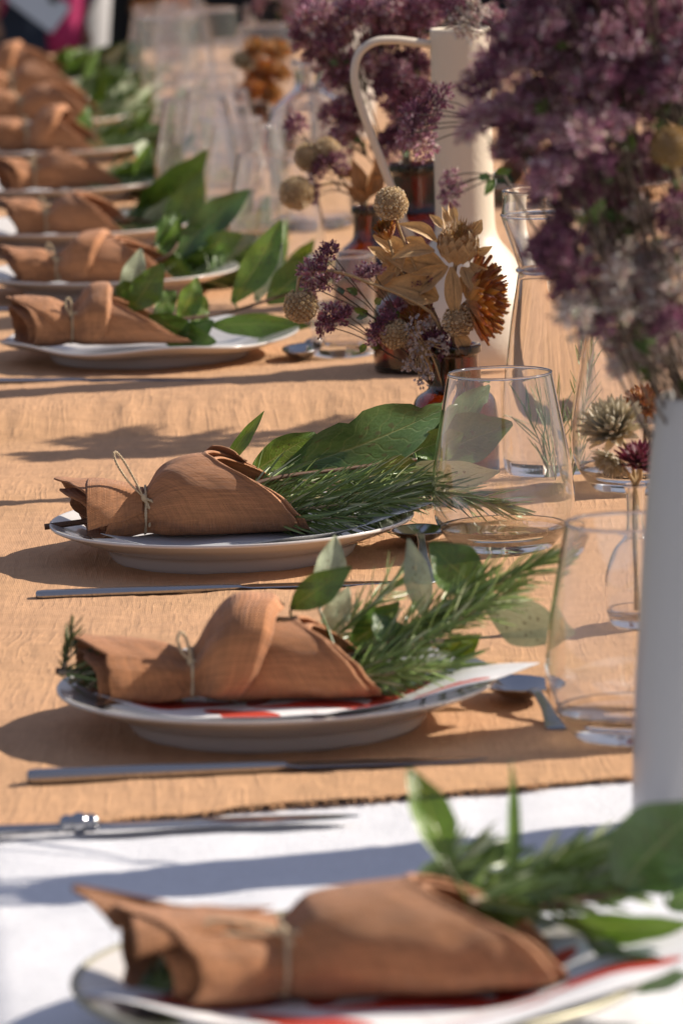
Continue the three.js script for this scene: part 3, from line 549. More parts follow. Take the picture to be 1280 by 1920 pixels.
far.forEach(([px, py, [s, tie, l, r, rt, h], words, detail], i) => {
  seed(500 + i * 10);
  if (i > 1) h *= 1.14;
  const c = onTable(px, py), z = c.z, sc = FOCAL / -z;
  makePlate(farPlates[i], c, i < 2 ? 0.125 : 0.116, i < 2 ? 0.025 : 0.021);
  napkin('rolled brown napkin, ' + words, at3(c, 0.012), rr(-0.25, 0.25), {
    s, tie, left: [l + 0.01, l - 0.004], right: [r, rt - 0.012], bow: rr(1.8, 2.9), knot: 0.7, bowUp: [rr(-0.012, 0.004), 0.016], bowDown: [0.016, -0.008], detail: detail * 0.7, mat: M.linenWarm, flare: 0.005, flap: i % 3 ? undefined : [tie + 0.03, tie + 0.05, 0.007, 1], overlap: i % 2 ? [0.8, 0.1] : undefined,
    w: curveOf([[l, 0.028], [tie - 0.02, 0.027], [tie, 0.022], [tie + 0.035, 0.034], [r, 0.034]]), h: curveOf([[l, h * 0.82], [tie - 0.02, h * 0.82], [tie, h * 0.74], [tie + 0.022, h * 0.95], [tie + 0.045, h], [rt + 0.02, h * 0.97], [r, h * 0.84]]),
    corner: i === 3 ? [[-0.0, 0.062, 0.012], [-0.02, 0.03, 0.02], [0.03, 0.03, 0.024]] : undefined,
  });
  const lv = farLeaves[i].map(([a, b, e, f, w, k]) => [a, b, e, f, w * 1.2, k]);
  for (let k = 0; k < 22; k++) { const x = px + rr(0.03, 0.19) * sc, y = py - rr(6, 40), a = rr(-0.25, 1.5), l = rr(0.045, 0.085) * sc; lv.push([x, y, x + Math.cos(a) * l, y - Math.sin(a) * l * 0.8, rr(0.013, 0.021) * sc, pick([0, 1, 2, 1, 3, 4])]); }
  baySprig(farBay[i], z, sc, [[px - 20, py - 20, 0], [lv[0][0] - 10, lv[0][1] - 5, -0.01], [lv[1][0] + 40, lv[1][1] - 20, -0.03], [lv[2][0] + 70, lv[2][1] - 25, -0.04]], lv.map((a) => [...a, rr(0, 45), rr(-0.07, -0.01), rr(-0.1, 0.0)]));
  const [x0, y0] = [px + r * sc * 0.7, py - 30];
  rosemary(['rosemary sprig among the long dark bay leaves of the fourth napkin', 'rosemary sprig under the two big diagonal bay leaves', 'rosemary sprig beside the sixth napkin at the far left', 'rosemary sprig beside the seventh napkin at the far left', 'rosemary sprig beside the eighth napkin at the far left', 'rosemary sprig beside the ninth napkin at the far left', 'farthest rosemary sprig, behind the ninth setting'][i], z, [[[x0 - 60, y0 + 10, 0], [x0 + 30, y0 - 5, -0.02], [x0 + 0.085 * sc, y0 - 20, -0.04]], [[x0 - 40, y0, 0.02], [x0 + 40, y0 + 5, 0.0], [x0 + 0.07 * sc, y0 - 5, -0.02]], [[x0, y0 - 10, -0.03], [x0 + 40, y0 - 30, -0.05], [x0 + 0.07 * sc, y0 - 45, -0.07]]], { density: 1100, len: [0.016, 0.026] });
});

// --- one setting of the other side of the table, seen between pitcher and bouquet
{
  seed(700);
  const p = onTable(1075, 372), z = p.z, sc = FOCAL / -z;
  makePlate('white plate of the far side of the table, between the pitcher and the bouquet', p, 0.125, 0.025);
  napkin('brown napkin of the far side of the table, behind the carafe neck', at3(p, 0.012), 0.3, { s: 41, tie: 0.03, left: [-0.09, -0.06], right: [0.1, 0.1], near: 0, bow: 1.4, detail: 0.6, mat: M.linenWarm, w: curveOf([[-0.1, 0.034], [0, 0.034], [0.03, 0.022], [0.1, 0.028]]), h: curveOf([[-0.1, 0.03], [-0.05, 0.05], [0, 0.048], [0.03, 0.034], [0.1, 0.04]]) });
  baySprig('bay sprig of the far side of the table, right of the pitcher neck', z, sc, [[1060, 360, 0], [990, 355, 0], [940, 350, 0]], [[960, 352, 925, 325, 34, 2, 20, 0, 0], [985, 350, 945, 375, 30, 0, 30, 0, 0.02], [1000, 345, 955, 335, 30, 1, 35, -0.02, -0.02], [950, 360, 935, 400, 30, 3, 25, 0.02, 0.03], [1010, 360, 975, 380, 30, 2, 30, 0.02, 0.03]]);
}

// ---------------------------------------------------------------- cutlery
function loft(A, B, sections, n = 12) {               // sections: [x, half width, half height, centre height]
  const d = B.clone().sub(A), L = d.length(); d.normalize();
  const S = V(0, 1, 0).cross(d).normalize().negate(), U = S.clone().cross(d).negate(), pos = [], uv = [], idx = [];
  if (U.y < 0) U.negate();
  sections.forEach(([x, w, h, yc], i) => { for (let j = 0; j <= n; j++) { const a = j / n * 2 * Math.PI, c = Math.cos(a), s = Math.sin(a), e = 0.55, p = A.clone().addScaledVector(d, x * L).addScaledVector(S, Math.sign(c) * Math.pow(Math.abs(c), e) * w).addScaledVector(U, yc + Math.sign(s) * Math.pow(Math.abs(s), e) * h); pos.push(p.x, p.y, p.z); uv.push(x, j / n); } });
  const m = sections.length;
  for (let i = 0; i < m - 1; i++) for (let j = 0; j < n; j++) { const a = i * (n + 1) + j, b = a + n + 1; idx.push(a, b, a + 1, a + 1, b, b + 1); }
  for (const row of [0, m - 1]) { const o = row * (n + 1); for (let j = 1; j < n - 1; j++) row ? idx.push(o, o + j, o + j + 1) : idx.push(o, o + j + 1, o + j); }
  return indexed(pos, uv, idx);
}
function knife(text, A, B, opt = {}) {
  const t = thing('table_knife', text, 'knife', A, 'table knives'), q = opt.share ?? 0.56, hb = opt.boxy ?? 0.0034, w = opt.w ?? 0.0052, lift = 0.0006;
  add('handle', loft(A, B, [[0, w * 0.5, hb * 0.5, hb + lift], [0.004, w * 0.9, hb * 0.92, hb + lift], [0.02, w, hb, hb + lift], [q * 0.5, w * 0.85, hb * 0.86, hb + lift], [q * 0.9, w * 0.62, hb * 0.7, hb * 0.9 + lift], [q, w * 0.6, hb * 0.5, hb * 0.9 + lift]]), M.steelWorn, t);
  add('blade', loft(A, B, [[q - 0.003, w * 0.6, 0.0009, hb * 0.9 + lift], [q + 0.03, w * 1.5, 0.0007, hb * 0.85 + lift], [q + 0.18, w * 1.6, 0.0006, hb * 0.7 + lift], [0.86, w * 1.5, 0.0005, hb * 0.5 + lift], [0.95, w * 1.0, 0.0004, hb * 0.45 + lift], [0.99, w * 0.4, 0.0003, hb * 0.45 + lift], [1, w * 0.1, 0.0002, hb * 0.45 + lift]]), M.steel, t);
  if (opt.bolster) {
    const p = A.clone().lerp(B, q), parts = [-0.006, 0.0, 0.006].map((k, i) => { const g = new THREE.SphereGeometry(i === 1 ? 0.0058 : 0.0048, 18, 12); g.translate(p.x + k, p.y + 0.0052, p.z - k * 0.05); return g; });
    add('bolster', merge(parts), M.steel, t);
  }
  return t;
}
function spoon(text, bowlC, end, size = 1) {
  const t = thing('dessert_spoon', text, 'spoon', bowlC, 'dessert spoons'), d = end.clone().sub(bowlC).setY(0), L = d.length(); d.normalize();
  const S = V(-d.z, 0, d.x), a = 0.029 * size, b = 0.0185 * size;
  add('bowl', thick(26, 18, (u, v) => {
    const r = u, th = v * 2 * Math.PI, x = Math.cos(th) * r * a, z = Math.sin(th) * r * b * (1 + 0.12 * Math.cos(th));
    return bowlC.clone().addScaledVector(d, x).addScaledVector(S, z).add(V(0, 0.0022 + 0.0085 * Math.pow(r, 2) + 0.001 * Math.cos(th) * r, 0));
  }, 0.001), M.steel, t);
  const A = bowlC.clone().addScaledVector(d, a * 0.94);
  add('handle', loft(A, end, [[0, 0.0042, 0.0011, 0.0115], [0.08, 0.003, 0.0015, 0.013], [0.25, 0.0026, 0.0016, 0.0125], [0.55, 0.0034, 0.0014, 0.008], [0.8, 0.006, 0.0012, 0.004], [0.9, 0.0075, 0.0011, 0.003], [0.95, 0.008, 0.001, 0.0026], [0.985, 0.0055, 0.0009, 0.0022], [1, 0.002, 0.0007, 0.002]]), M.steelWorn, t);
  return t;
}
knife('plain steel knife lying in front of the second plate, blade to the right', onTable(52, 1474), onTable(915, 1430), { boxy: 0.0042 });
knife('slim steel knife lying in front of the sharp middle plate', onTable(68, 1126), onTable(752, 1096), { boxy: 0.003 });
knife('steel knife with a ball bolster on the white cloth beside the runner edge', onTable(-210, 1580), onTable(674, 1536), { share: 0.405, bolster: true, boxy: 0.003, w: 0.006 });
knife('steel knife in front of the wavy-rimmed plate, at the left edge', onTable(-170, 724), onTable(420, 714), { boxy: 0.0026 });
knife('thin steel knife below the bow-tied fourth napkin, at the far left', onTable(-190, 590), onTable(310, 579), { boxy: 0.0026 });
spoon('steel spoon right of the second plate, flared handle towards the camera', onTable(975, 1316), onTable(1050, 1374), 1.12);
spoon('steel spoon half hidden between the sharp plate and the front tumbler', onTable(786, 1022), onTable(800, 1100), 1.05);
spoon('steel spoon bowl shining beside the water glass', onTable(566, 676), onTable(625, 640), 0.95);

// ---------------------------------------------------------------- glassware
function shell(fn, y0, y1, tk, n = 40, seg = 72) {    // wall of even thickness, closed at the top by a rounded rim
  const out = [], inn = [];
  for (let i = 0; i <= n; i++) { const y = lerp(y0, y1, i / n); out.push([fn(y), y]); inn.push([fn(y) - tk, y]); }
  const top = []; for (let k = 1; k < 6; k++) { const a = k / 6 * Math.PI; top.push([fn(y1) - tk / 2 + Math.cos(a) * tk / 2, y1 + Math.sin(a) * tk / 2]); }
  return lathe([...out, ...top, ...inn.reverse()], seg);
}
function glassThing(name, text, cat, c, fn, H, floor, tk, group, sheetWall) {
  const t = thing(name, text, cat, c, group);
  const w = shell(fn, floor + 0.003, H, tk); w.translate(c.x, c.y, c.z); add('wall', w, sheetWall ? M.pane : M.glass, t);
  const r1 = fn(floor + 0.003), pts = [[0, 0.0022], [fn(0) * 0.6, 0.0016], [fn(0) * 0.86, 0.0004], [fn(0) * 0.95, 0.0006]];
  for (let i = 0; i <= 8; i++) { const y = 0.001 + (floor + 0.0018) * i / 8; pts.push([fn(y), y]); }
  pts.push([r1 - tk, floor + 0.0026], [r1 - tk * 2.2, floor + 0.0004], [r1 * 0.6, floor - 0.0014], [0, floor - 0.0022]);
  const b = lathe(pts, 72); b.translate(c.x, c.y, c.z); add('base', b, M.glass, t);
  const rim = new THREE.TorusGeometry(fn(H) - tk / 2, tk * 0.62, 10, 90); rim.rotateX(Math.PI / 2); rim.translate(c.x, c.y + H, c.z); add('rim', rim, M.glass, t);
  return t;
}
const tumblerR = curveOf([[0, 0.031], [0.005, 0.0355], [0.014, 0.0425], [0.025, 0.0474], [0.036, 0.0489], [0.06, 0.0468], [0.09, 0.0415], [0.125, 0.035]]);
function copyOf(o, pos, text, scale = 1) { const c = o.clone(); c.name = numbered(o.name.replace(/_\d{3}$/, '')); c.position.copy(pos); c.scale.setScalar(scale); c.userData = { ...o.userData, label: text }; scene.add(c); return c; }
const tumbler = glassThing('tumbler', 'clear empty tumbler in sharp focus in front of the veined bay leaves', 'drinking glass', onTable(945, 1031), tumblerR, 0.1215, 0.0145, 0.0015, 'clear stemless tumblers');
copyOf(tumbler, onTable(1188, 1383), 'clear tumbler nearest the camera, left of the tall white vase');
copyOf(tumbler, onTable(1196, 917), 'clear tumbler behind the sharp one, under the purple bouquet');
const waterR = curveOf([[0, 0.0255], [0.004, 0.0278], [0.02, 0.0285], [0.09, 0.0295]]);
const waterGlass = glassThing('highball_glass', 'short straight water glass beside the wavy-rimmed plate', 'drinking glass', onTable(645, 668), waterR, 0.088, 0.012, 0.0016, 'short straight glasses', true);
const farTumbler = glassThing('tumbler', 'clear tumbler left of the clear bottle, among the bay leaves', 'drinking glass', onTable(470, 452), tumblerR, 0.1215, 0.0125, 0.0015, 'clear stemless tumblers', true);
copyOf(farTumbler, onTable(392, 330), 'far clear tumbler beside the ochre flowers, nearest the leaves');
copyOf(farTumbler, onTable(352, 262), 'far clear tumbler in the middle of the cluster of glasses');
copyOf(farTumbler, onTable(432, 300), 'far clear tumbler directly under the ochre flowers');
copyOf(farTumbler, onTable(455, 245), 'far clear tumbler behind the ochre flowers');
copyOf(tumbler, onTable(372, 390), 'clear tumbler behind the two big diagonal bay leaves');
copyOf(farTumbler, onTable(300, 165), 'far clear tumbler left of the straight glasses');
copyOf(farTumbler, onTable(545, 300), 'far clear tumbler right of the ochre flowers');
copyOf(tumbler, onTable(415, 365), 'far clear tumbler before the middle of the cluster of glasses');
copyOf(tumbler, onTable(520, 520), 'clear tumbler between the tall upright leaf and the cream ball flowers');
copyOf(farTumbler, onTable(345, 150), 'far clear tumbler between the straight glasses');
copyOf(farTumbler, onTable(500, 210), 'farthest clear tumbler beneath the beige vase');
copyOf(waterGlass, onTable(440, 400), 'short straight glass before the ochre flowers', 1.2);
copyOf(waterGlass, onTable(322, 205), 'far straight glass at the left of the cluster of glasses', 1.5);
copyOf(waterGlass, onTable(395, 190), 'far straight glass behind the ochre flowers', 1.5);
{ // carafe with water
  const c = onTable(1032, 886), t = thing('carafe', 'clear glass carafe full of water behind the sharp tumbler', 'carafe', c);
  const r = curveOf([[0, 0.031], [0.004, 0.0345], [0.02, 0.0358], [0.06, 0.0335], [0.11, 0.0275], [0.14, 0.0225], [0.155, 0.0198]]);
  const pts = [[0, 0.003], [0.024, 0.0012], [0.029, 0.0004]]; for (let i = 0; i <= 40; i++) pts.push([r(i / 40 * 0.15), 0.0006 + i / 40 * 0.15]); pts.push([0, 0.151]);
  const b = lathe(pts, 72); b.translate(c.x, c.y, c.z); add('filled_body', b, M.water, t);
  const nr = curveOf([[0.1515, 0.0202], [0.156, 0.0206], [0.175, 0.0262], [0.192, 0.0312], [0.196, 0.0312], [0.208, 0.03], [0.212, 0.0308]]);
  const n = shell(nr, 0.152, 0.212, 0.0024, 40); { const p = n.attributes.position; for (let i = 0; i < p.count; i++) { const a = Math.atan2(p.getZ(i), p.getX(i)), k = 1 + 0.022 * smooth(0.16, 0.2, p.getY(i)) * Math.cos(a * 6); p.setX(i, p.getX(i) * k); p.setZ(i, p.getZ(i) * k); } n.computeVertexNormals(); }
  n.translate(c.x, c.y, c.z); add('neck', n, M.glass, t);
  for (const [y, q] of [[0.153, 0.0018], [0.1945, 0.0012]]) { const g = new THREE.TorusGeometry(nr(y) + 0.0004, q, 10, 72); g.rotateX(Math.PI / 2); g.translate(c.x, c.y + y, c.z); add('ring', g, M.glass, t); }
}
{ // bud vase
  const c = onTable(1196, 1178);
  const r = curveOf([[0, 0.014], [0.004, 0.019], [0.018, 0.0236], [0.034, 0.0232], [0.05, 0.0165], [0.058, 0.0085], [0.066, 0.0062], [0.086, 0.006], [0.09, 0.0075]]);
  glassThing('bud_vase', 'small round clear bud vase behind the nearest tumbler', 'vase', c, r, 0.09, 0.01, 0.0014);
}
{ // clear shouldered bottle
  const c = onTable(588, 430), r = curveOf([[0, 0.033], [0.005, 0.044], [0.03, 0.046], [0.11, 0.046], [0.13, 0.041], [0.145, 0.025], [0.152, 0.0165], [0.175, 0.016], [0.18, 0.019]]);
  glassThing('clear_bottle', 'clear shouldered glass bottle behind the cream ball flowers', 'bottle', c, r, 0.18, 0.012, 0.004);
}
// ---------------------------------------------------------------- bottles, pitcher and vases
function amberBottle(text, c, k = 1, pr) {
  const t = thing('amber_bottle', text, 'bottle', c, 'amber apothecary bottles with dried flowers');
  const P = pr ?? [[0, 0.003], [0.026, 0.0015], [0.029, 0.0, 0.003], [0.0325, 0.004, 0.004], [0.0325, 0.046, 0.012], [0.0295, 0.06, 0.012], [0.019, 0.066, 0.006], [0.0185, 0.073, 0.003], [0.0185, 0.092, 0.002], [0.0212, 0.0935, 0.0018], [0.0212, 0.0998, 0.0018], [0.0165, 0.1, 0.0018]];
  const inner = P.slice(3, P.length - 3).map(([r, y, q]) => [r - 0.0024, Math.max(y, 0.006), q]).reverse();
  const g = lathe(rounded([...P, ...inner, [0, 0.006]], 6), 72); g.scale(k, k, k); g.translate(c.x, c.y, c.z);
  add('glass', g, M.amber, t);
  return t;
}
const bottleA = onTable(855, 893), bottleB = onTable(772, 698), bottleC = onTable(694, 602), bottleD = onTable(790, 566);
amberBottle('brown amber bottle in focus holding the dried strawflowers, behind the sharp tumbler', bottleA);
amberBottle('brown amber bottle just left behind the base of the cream pitcher', bottleB, 0.98);
amberBottle('slim-necked amber bottle behind the water glass', bottleC, 1.02, [[0, 0.003], [0.026, 0.0015], [0.029, 0.0, 0.003], [0.0325, 0.004, 0.004], [0.0325, 0.046, 0.012], [0.028, 0.062, 0.012], [0.013, 0.074, 0.006], [0.0122, 0.083, 0.003], [0.0122, 0.096, 0.002], [0.0145, 0.0975, 0.0018], [0.0145, 0.1038, 0.0018], [0.01, 0.104, 0.0018]]);
amberBottle('dark brown wide-necked bottle behind the pitcher handle, under the purple flowers', bottleD, 1.32);
const pitcherC = onTable(880, 725);
{
  const c = pitcherC, t = thing('pitcher', 'tall matte cream pitcher with a long looping handle', 'pitcher', c);
  const out = [[0, 0.002], [0.033, 0.0015], [0.036, 0]], r = curveOf([[0, 0.036], [0.004, 0.045], [0.014, 0.057], [0.034, 0.0645], [0.055, 0.0625], [0.078, 0.0555], [0.096, 0.0465], [0.108, 0.041], [0.117, 0.0345], [0.124, 0.029], [0.134, 0.0256], [0.16, 0.0248], [0.302, 0.0252]]);
  for (let i = 1; i <= 70; i++) { const y = i / 70 * 0.302; out.push([r(y), y]); }
  out.push([0.0244, 0.3032], [0.0232, 0.302], [0.0226, 0.16], [0.022, 0.13], [0, 0.128]);
  const g = lathe(out, 96); g.translate(c.x, c.y, c.z); add('body', g, M.cream, t);
  const z = c.z;
  const pts = [[812, 84], [775, 79], [735, 75], [700, 79], [674, 99], [664, 135], [670, 178], [690, 238], [715, 304], [742, 374], [762, 428], [790, 478]].map(([x, y], i, a) => onDepth(x, y, z + 0.012 * Math.sin(i / (a.length - 1) * Math.PI)));
  const h = tube(pts, 0.0035, 70, 12); add('handle', h, M.cream, t);
}
const vaseC = onTable(1360, 1556);
{
  const c = vaseC, t = thing('white_vase', 'tall white ceramic vase at the right edge, blurred in front', 'vase', c);
  const g = lathe(rounded([[0, 0.002], [0.044, 0.0, 0.002], [0.048, 0.004, 0.004], [0.0455, 0.06, 0.05], [0.037, 0.16, 0.05], [0.031, 0.206, 0.02], [0.0305, 0.209, 0.001], [0.0285, 0.2095, 0.001], [0.028, 0.205, 0.002], [0.033, 0.15, 0.03], [0.033, 0.12, 0.002], [0, 0.118]], 8), 96); g.scale(1, 1.07, 1);
  g.translate(c.x, c.y, c.z); add('body', g, M.whiteGlaze, t);
}
const farVase = onTable(640, 262);
{
  const c = farVase, t = thing('stoneware_vase', 'far beige flared vase behind the ochre flowers', 'vase', c);
  const g = lathe(rounded([[0, 0.002], [0.036, 0.0, 0.002], [0.04, 0.004, 0.004], [0.047, 0.06, 0.05], [0.04, 0.13, 0.04], [0.03, 0.17, 0.03], [0.04, 0.2, 0.01], [0.037, 0.2005, 0.001], [0.027, 0.17, 0.02], [0, 0.16]], 8), 64);
  g.translate(c.x, c.y, c.z); add('body', g, std({ color: rgb(0.5, 0.44, 0.38), roughness: 0.7 }), t);
}
const farBottle = onTable(486, 318), topBottle = onTable(322, 118);
amberBottle('small far amber bottle holding the ochre strawflowers', farBottle, 0.8);
amberBottle('farthest amber bottle with orange flowers and green leaves at the top', topBottle, 0.8);

// ---------------------------------------------------------------- dried flowers
const bractTri = (pos, uv, idx, col, base, dir, nor, len, wid, cBase, cTip, cup = 0.25) => {
  const side = dir.clone().cross(nor).normalize(), m = pos.length / 3, put = (p, u, v, c) => { pos.push(p.x, p.y, p.z); uv.push(u, v); col.push(...c); };
  const mid = base.clone().addScaledVector(dir, len * 0.5);
  put(base, 0, 0.5, cBase);
  for (const s of [-1, 0, 1]) put(mid.clone().addScaledVector(side, s * wid * 0.5).addScaledVector(nor, s ? cup * wid : 0), 0.5, 0.5 + s * 0.5, cBase.map((x, i) => lerp(x, cTip[i], 0.5)));
  put(base.clone().addScaledVector(dir, len).addScaledVector(nor, cup * wid * 0.6), 1, 0.5, cTip);
  idx.push(m, m + 1, m + 2, m, m + 2, m + 3, m + 1, m + 4, m + 2, m + 2, m + 4, m + 3);
};
const G = () => ({ pos: [], uv: [], idx: [], col: [] });
const fin = (g) => indexed(g.pos, g.uv, g.idx, g.col);
const dirOf = (th, ph) => V(Math.sin(ph) * Math.cos(th), Math.cos(ph), Math.sin(ph) * Math.sin(th));
function spike(g, base, dir, len, wid, tones) {        // overlapping bracts round a short axis
  const n = 12, a = V(0.3, 0.2, 0.9).cross(dir).normalize(), b = dir.clone().cross(a);
  for (let i = 0; i < n; i++) {
    const t = i / n, th = i * 2.4 + rnd(), out = a.clone().multiplyScalar(Math.cos(th)).addScaledVector(b, Math.sin(th));
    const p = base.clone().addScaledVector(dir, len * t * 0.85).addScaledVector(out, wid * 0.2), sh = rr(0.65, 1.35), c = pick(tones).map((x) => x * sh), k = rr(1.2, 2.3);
    bractTri(g.pos, g.uv, g.idx, g.col, p, dir.clone().multiplyScalar(0.85).addScaledVector(out, 0.65 - 0.25 * t).normalize(), out, wid * 1.1, wid * 0.62, c, c.map((x) => Math.min(0.7, x * k)));  // tips lightened in the vertex colour to look sunlit
  }
}
function oreganoHead(R, n, tones) {                    // domed head of small spikes, pointing +y, shared by many stems
  const g = G();
  for (let i = 0; i < n; i++) {
    const ph = Math.sqrt((i + 0.5) / n) * 1.5, d = dirOf(i * 2.4 + rr(-0.3, 0.3), ph * rr(0.85, 1.1)), l = R * rr(0.5, 0.8);
    spike(g, d.clone().multiplyScalar(R * rr(0.22, 0.5)), d, l, R * rr(0.24, 0.34), tones);
  }
  return fin(g);
}
seed(900);
const plum = [[0.13, 0.032, 0.06], [0.17, 0.05, 0.095], [0.09, 0.026, 0.04], [0.22, 0.075, 0.13]], mauve = [[0.36, 0.16, 0.22], [0.25, 0.09, 0.13], [0.5, 0.27, 0.32], [0.17, 0.065, 0.08], [0.42, 0.28, 0.24]], greyed = [[0.5, 0.4, 0.35], [0.6, 0.5, 0.43], [0.32, 0.2, 0.19], [0.44, 0.34, 0.25]];
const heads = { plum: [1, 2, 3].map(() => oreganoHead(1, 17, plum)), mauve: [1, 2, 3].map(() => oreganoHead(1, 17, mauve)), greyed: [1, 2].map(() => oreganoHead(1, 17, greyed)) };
function oregano(text, root, spots, kinds, group, opt = {}) {   // spots: [point, radius]
  const t = thing('oregano_stem', text, 'dried flower', root, group);
  const mean = opt.via ?? spots.reduce((s, [p]) => s.add(p), V(0, 0, 0)).multiplyScalar(1 / spots.length), fork = root.clone().lerp(mean, opt.via ? 1 : opt.fork ?? 0.6).add(V(rr(-0.004, 0.004), rr(0, 0.006), rr(-0.004, 0.004)));
  const st = [tube([root, root.clone().lerp(fork, 0.5).add(V(0, 0.004, 0)), fork], 0.0008, 8, 5)];
  for (const [p] of spots) st.push(tube([fork, fork.clone().lerp(p, 0.5).add(V(rr(-0.003, 0.003), 0.002, rr(-0.003, 0.003))), p], 0.0004, 7, 4));
  add('stem', merge(st), opt.stem ?? M.darkStem, t);
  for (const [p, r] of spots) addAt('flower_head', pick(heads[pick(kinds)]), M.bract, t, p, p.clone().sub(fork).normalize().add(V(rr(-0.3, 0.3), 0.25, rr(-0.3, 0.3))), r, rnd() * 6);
  if (opt.leaf) for (let i = 0; i < opt.leaf; i++) { const p = fork.clone().lerp(spots[i % spots.length][0], rr(0.1, 0.6)); add('leaf', leafGeo(p, p.clone().add(V(rr(-1, 1), rr(-0.6, 0.6), rr(-1, 1)).setLength(rr(0.008, 0.014))), 0.003, rr(-40, 40)), M.leaf[pick([0, 2, 4])], t); }
  return t;
}
function strawflower(R, open, n, tones, core, broad = 1) {        // tones: [inner, tip] colours from the core outwards
  const g = G();
  for (let i = 0; i < n; i++) {
    const t = Math.sqrt((i + 0.5) / n), th = i * 2.39996 + rr(-0.12, 0.12), ph = lerp(0.12, open, t) + rr(-0.08, 0.08), d = dirOf(th, ph), nor = dirOf(th, ph - Math.PI / 2).multiplyScalar(1);
    const c = pick(tones), k = rr(0.75, 1.25), base = d.clone().multiplyScalar(R * 0.16).add(V(0, -R * 0.12 * t, 0)), len = R * lerp(0.55, 0.86, t) * rr(0.9, 1.06), wid = R * lerp(0.16, 0.27, t) * broad;
    const side = d.clone().cross(nor).normalize(), m = g.pos.length / 3;
    for (let u = 0; u <= 4; u++) for (const s of [-1, 0, 1]) {
      const q = u / 4, w = wid * 0.5 * [0.55, 0.9, 1, 0.7, 0.04][u], p = base.clone().addScaledVector(d, len * q).addScaledVector(nor, (s ? 0.2 * wid : 0) + len * 0.2 * q * q * (open > 1.3 ? 0.7 : 1.1)).addScaledVector(side, s * w);
      g.pos.push(p.x, p.y, p.z); g.uv.push(q, s * 0.5 + 0.5);
      for (let j = 0; j < 3; j++) g.col.push(lerp(c[0][j], c[1][j], q) * k);
      if (u < 4 && s < 1) { const A = m + u * 3 + s + 1; g.idx.push(A, A + 1, A + 3, A + 1, A + 4, A + 3); }
    }
  }
  for (let i = 0; i < 90; i++) { const ph = Math.sqrt(i / 90) * 0.75, d = dirOf(i * 2.4, ph); bractTri(g.pos, g.uv, g.idx, g.col, d.clone().multiplyScalar(R * 0.12), d.clone().add(V(rr(-0.3, 0.3), 0, rr(-0.3, 0.3))).normalize(), dirOf(i * 2.4, ph + 1.5), R * rr(0.28, 0.42), R * 0.035, core[0].map((x) => x * rr(0.6, 1.3)), core[1].map((x) => x * rr(0.7, 1.3))); }
  return fin(g);
}
function ballFlower(R, tones) {                        // globe of small cup florets round a dark heart
  const g = G(), n = 180;
  for (let i = 0; i < n; i++) {
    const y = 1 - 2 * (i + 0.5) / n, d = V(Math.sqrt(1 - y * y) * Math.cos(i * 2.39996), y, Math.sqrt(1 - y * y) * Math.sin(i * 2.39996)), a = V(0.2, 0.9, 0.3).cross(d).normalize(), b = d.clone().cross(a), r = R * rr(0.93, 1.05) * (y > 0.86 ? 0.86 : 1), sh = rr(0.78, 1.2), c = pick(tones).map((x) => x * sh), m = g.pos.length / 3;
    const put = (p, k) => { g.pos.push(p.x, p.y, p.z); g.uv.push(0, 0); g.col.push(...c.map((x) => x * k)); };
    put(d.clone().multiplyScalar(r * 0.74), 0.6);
    for (let j = 0; j < 5; j++) { const th = j / 5 * 6.283 + i; put(d.clone().multiplyScalar(r * rr(0.94, 1.03)).addScaledVector(a, Math.cos(th) * R * 0.115).addScaledVector(b, Math.sin(th) * R * 0.115), 1); }
    for (let j = 0; j < 5; j++) g.idx.push(m, m + 1 + j, m + 1 + (j + 1) % 5);
  }
  const s = new THREE.IcosahedronGeometry(R * 0.8, 2), p = s.attributes.position, o = g.pos.length / 3;
  for (let i = 0; i < p.count; i++) { g.pos.push(p.getX(i), p.getY(i), p.getZ(i)); g.uv.push(0, 0); g.col.push(0.42, 0.28, 0.14); g.idx.push(o + i); }
  return fin(g);
}
const gold = [[[0.8, 0.45, 0.06], [0.74, 0.34, 0.04]], [[0.84, 0.52, 0.09], [0.66, 0.26, 0.03]], [[0.78, 0.4, 0.05], [0.55, 0.16, 0.025]]];
const rust = [[[0.7, 0.33, 0.04], [0.3, 0.055, 0.016]], [[0.7, 0.36, 0.05], [0.42, 0.1, 0.02]]];
const straw = [[[0.55, 0.4, 0.23], [0.5, 0.33, 0.17]], [[0.62, 0.47, 0.29], [0.42, 0.25, 0.11]]];
const coreO = [[0.42, 0.19, 0.03], [0.5, 0.27, 0.06]], coreB = [[0.3, 0.14, 0.03], [0.42, 0.22, 0.06]];
const F = {
  orange: strawflower(1, 1.55, 96, gold.concat(rust), coreO), tuft: strawflower(1, 0.75, 60, [[[0.5, 0.27, 0.07], [0.52, 0.3, 0.08]], ...gold], coreB), ochre: strawflower(1, 1.4, 64, [...gold, ...straw], coreO),
  sideOrange: strawflower(1, 1.35, 170, gold.concat(gold, rust), coreO, 0.95),
  cream: strawflower(1, 1.35, 80, [[[0.62, 0.52, 0.3], [0.66, 0.57, 0.4]], [[0.5, 0.42, 0.22], [0.7, 0.62, 0.46]]], [[0.45, 0.4, 0.2], [0.5, 0.42, 0.25]]),
  crimson: strawflower(1, 1.5, 84, [[[0.28, 0.1, 0.07], [0.22, 0.02, 0.06]], [[0.2, 0.03, 0.06], [0.34, 0.05, 0.12]]], [[0.5, 0.25, 0.08], [0.4, 0.2, 0.06]]),
  ball: ballFlower(1, [[0.8, 0.63, 0.39], [0.72, 0.54, 0.31], [0.82, 0.68, 0.46]]), ball2: ballFlower(1, [[0.68, 0.53, 0.31], [0.76, 0.6, 0.37]]),
};
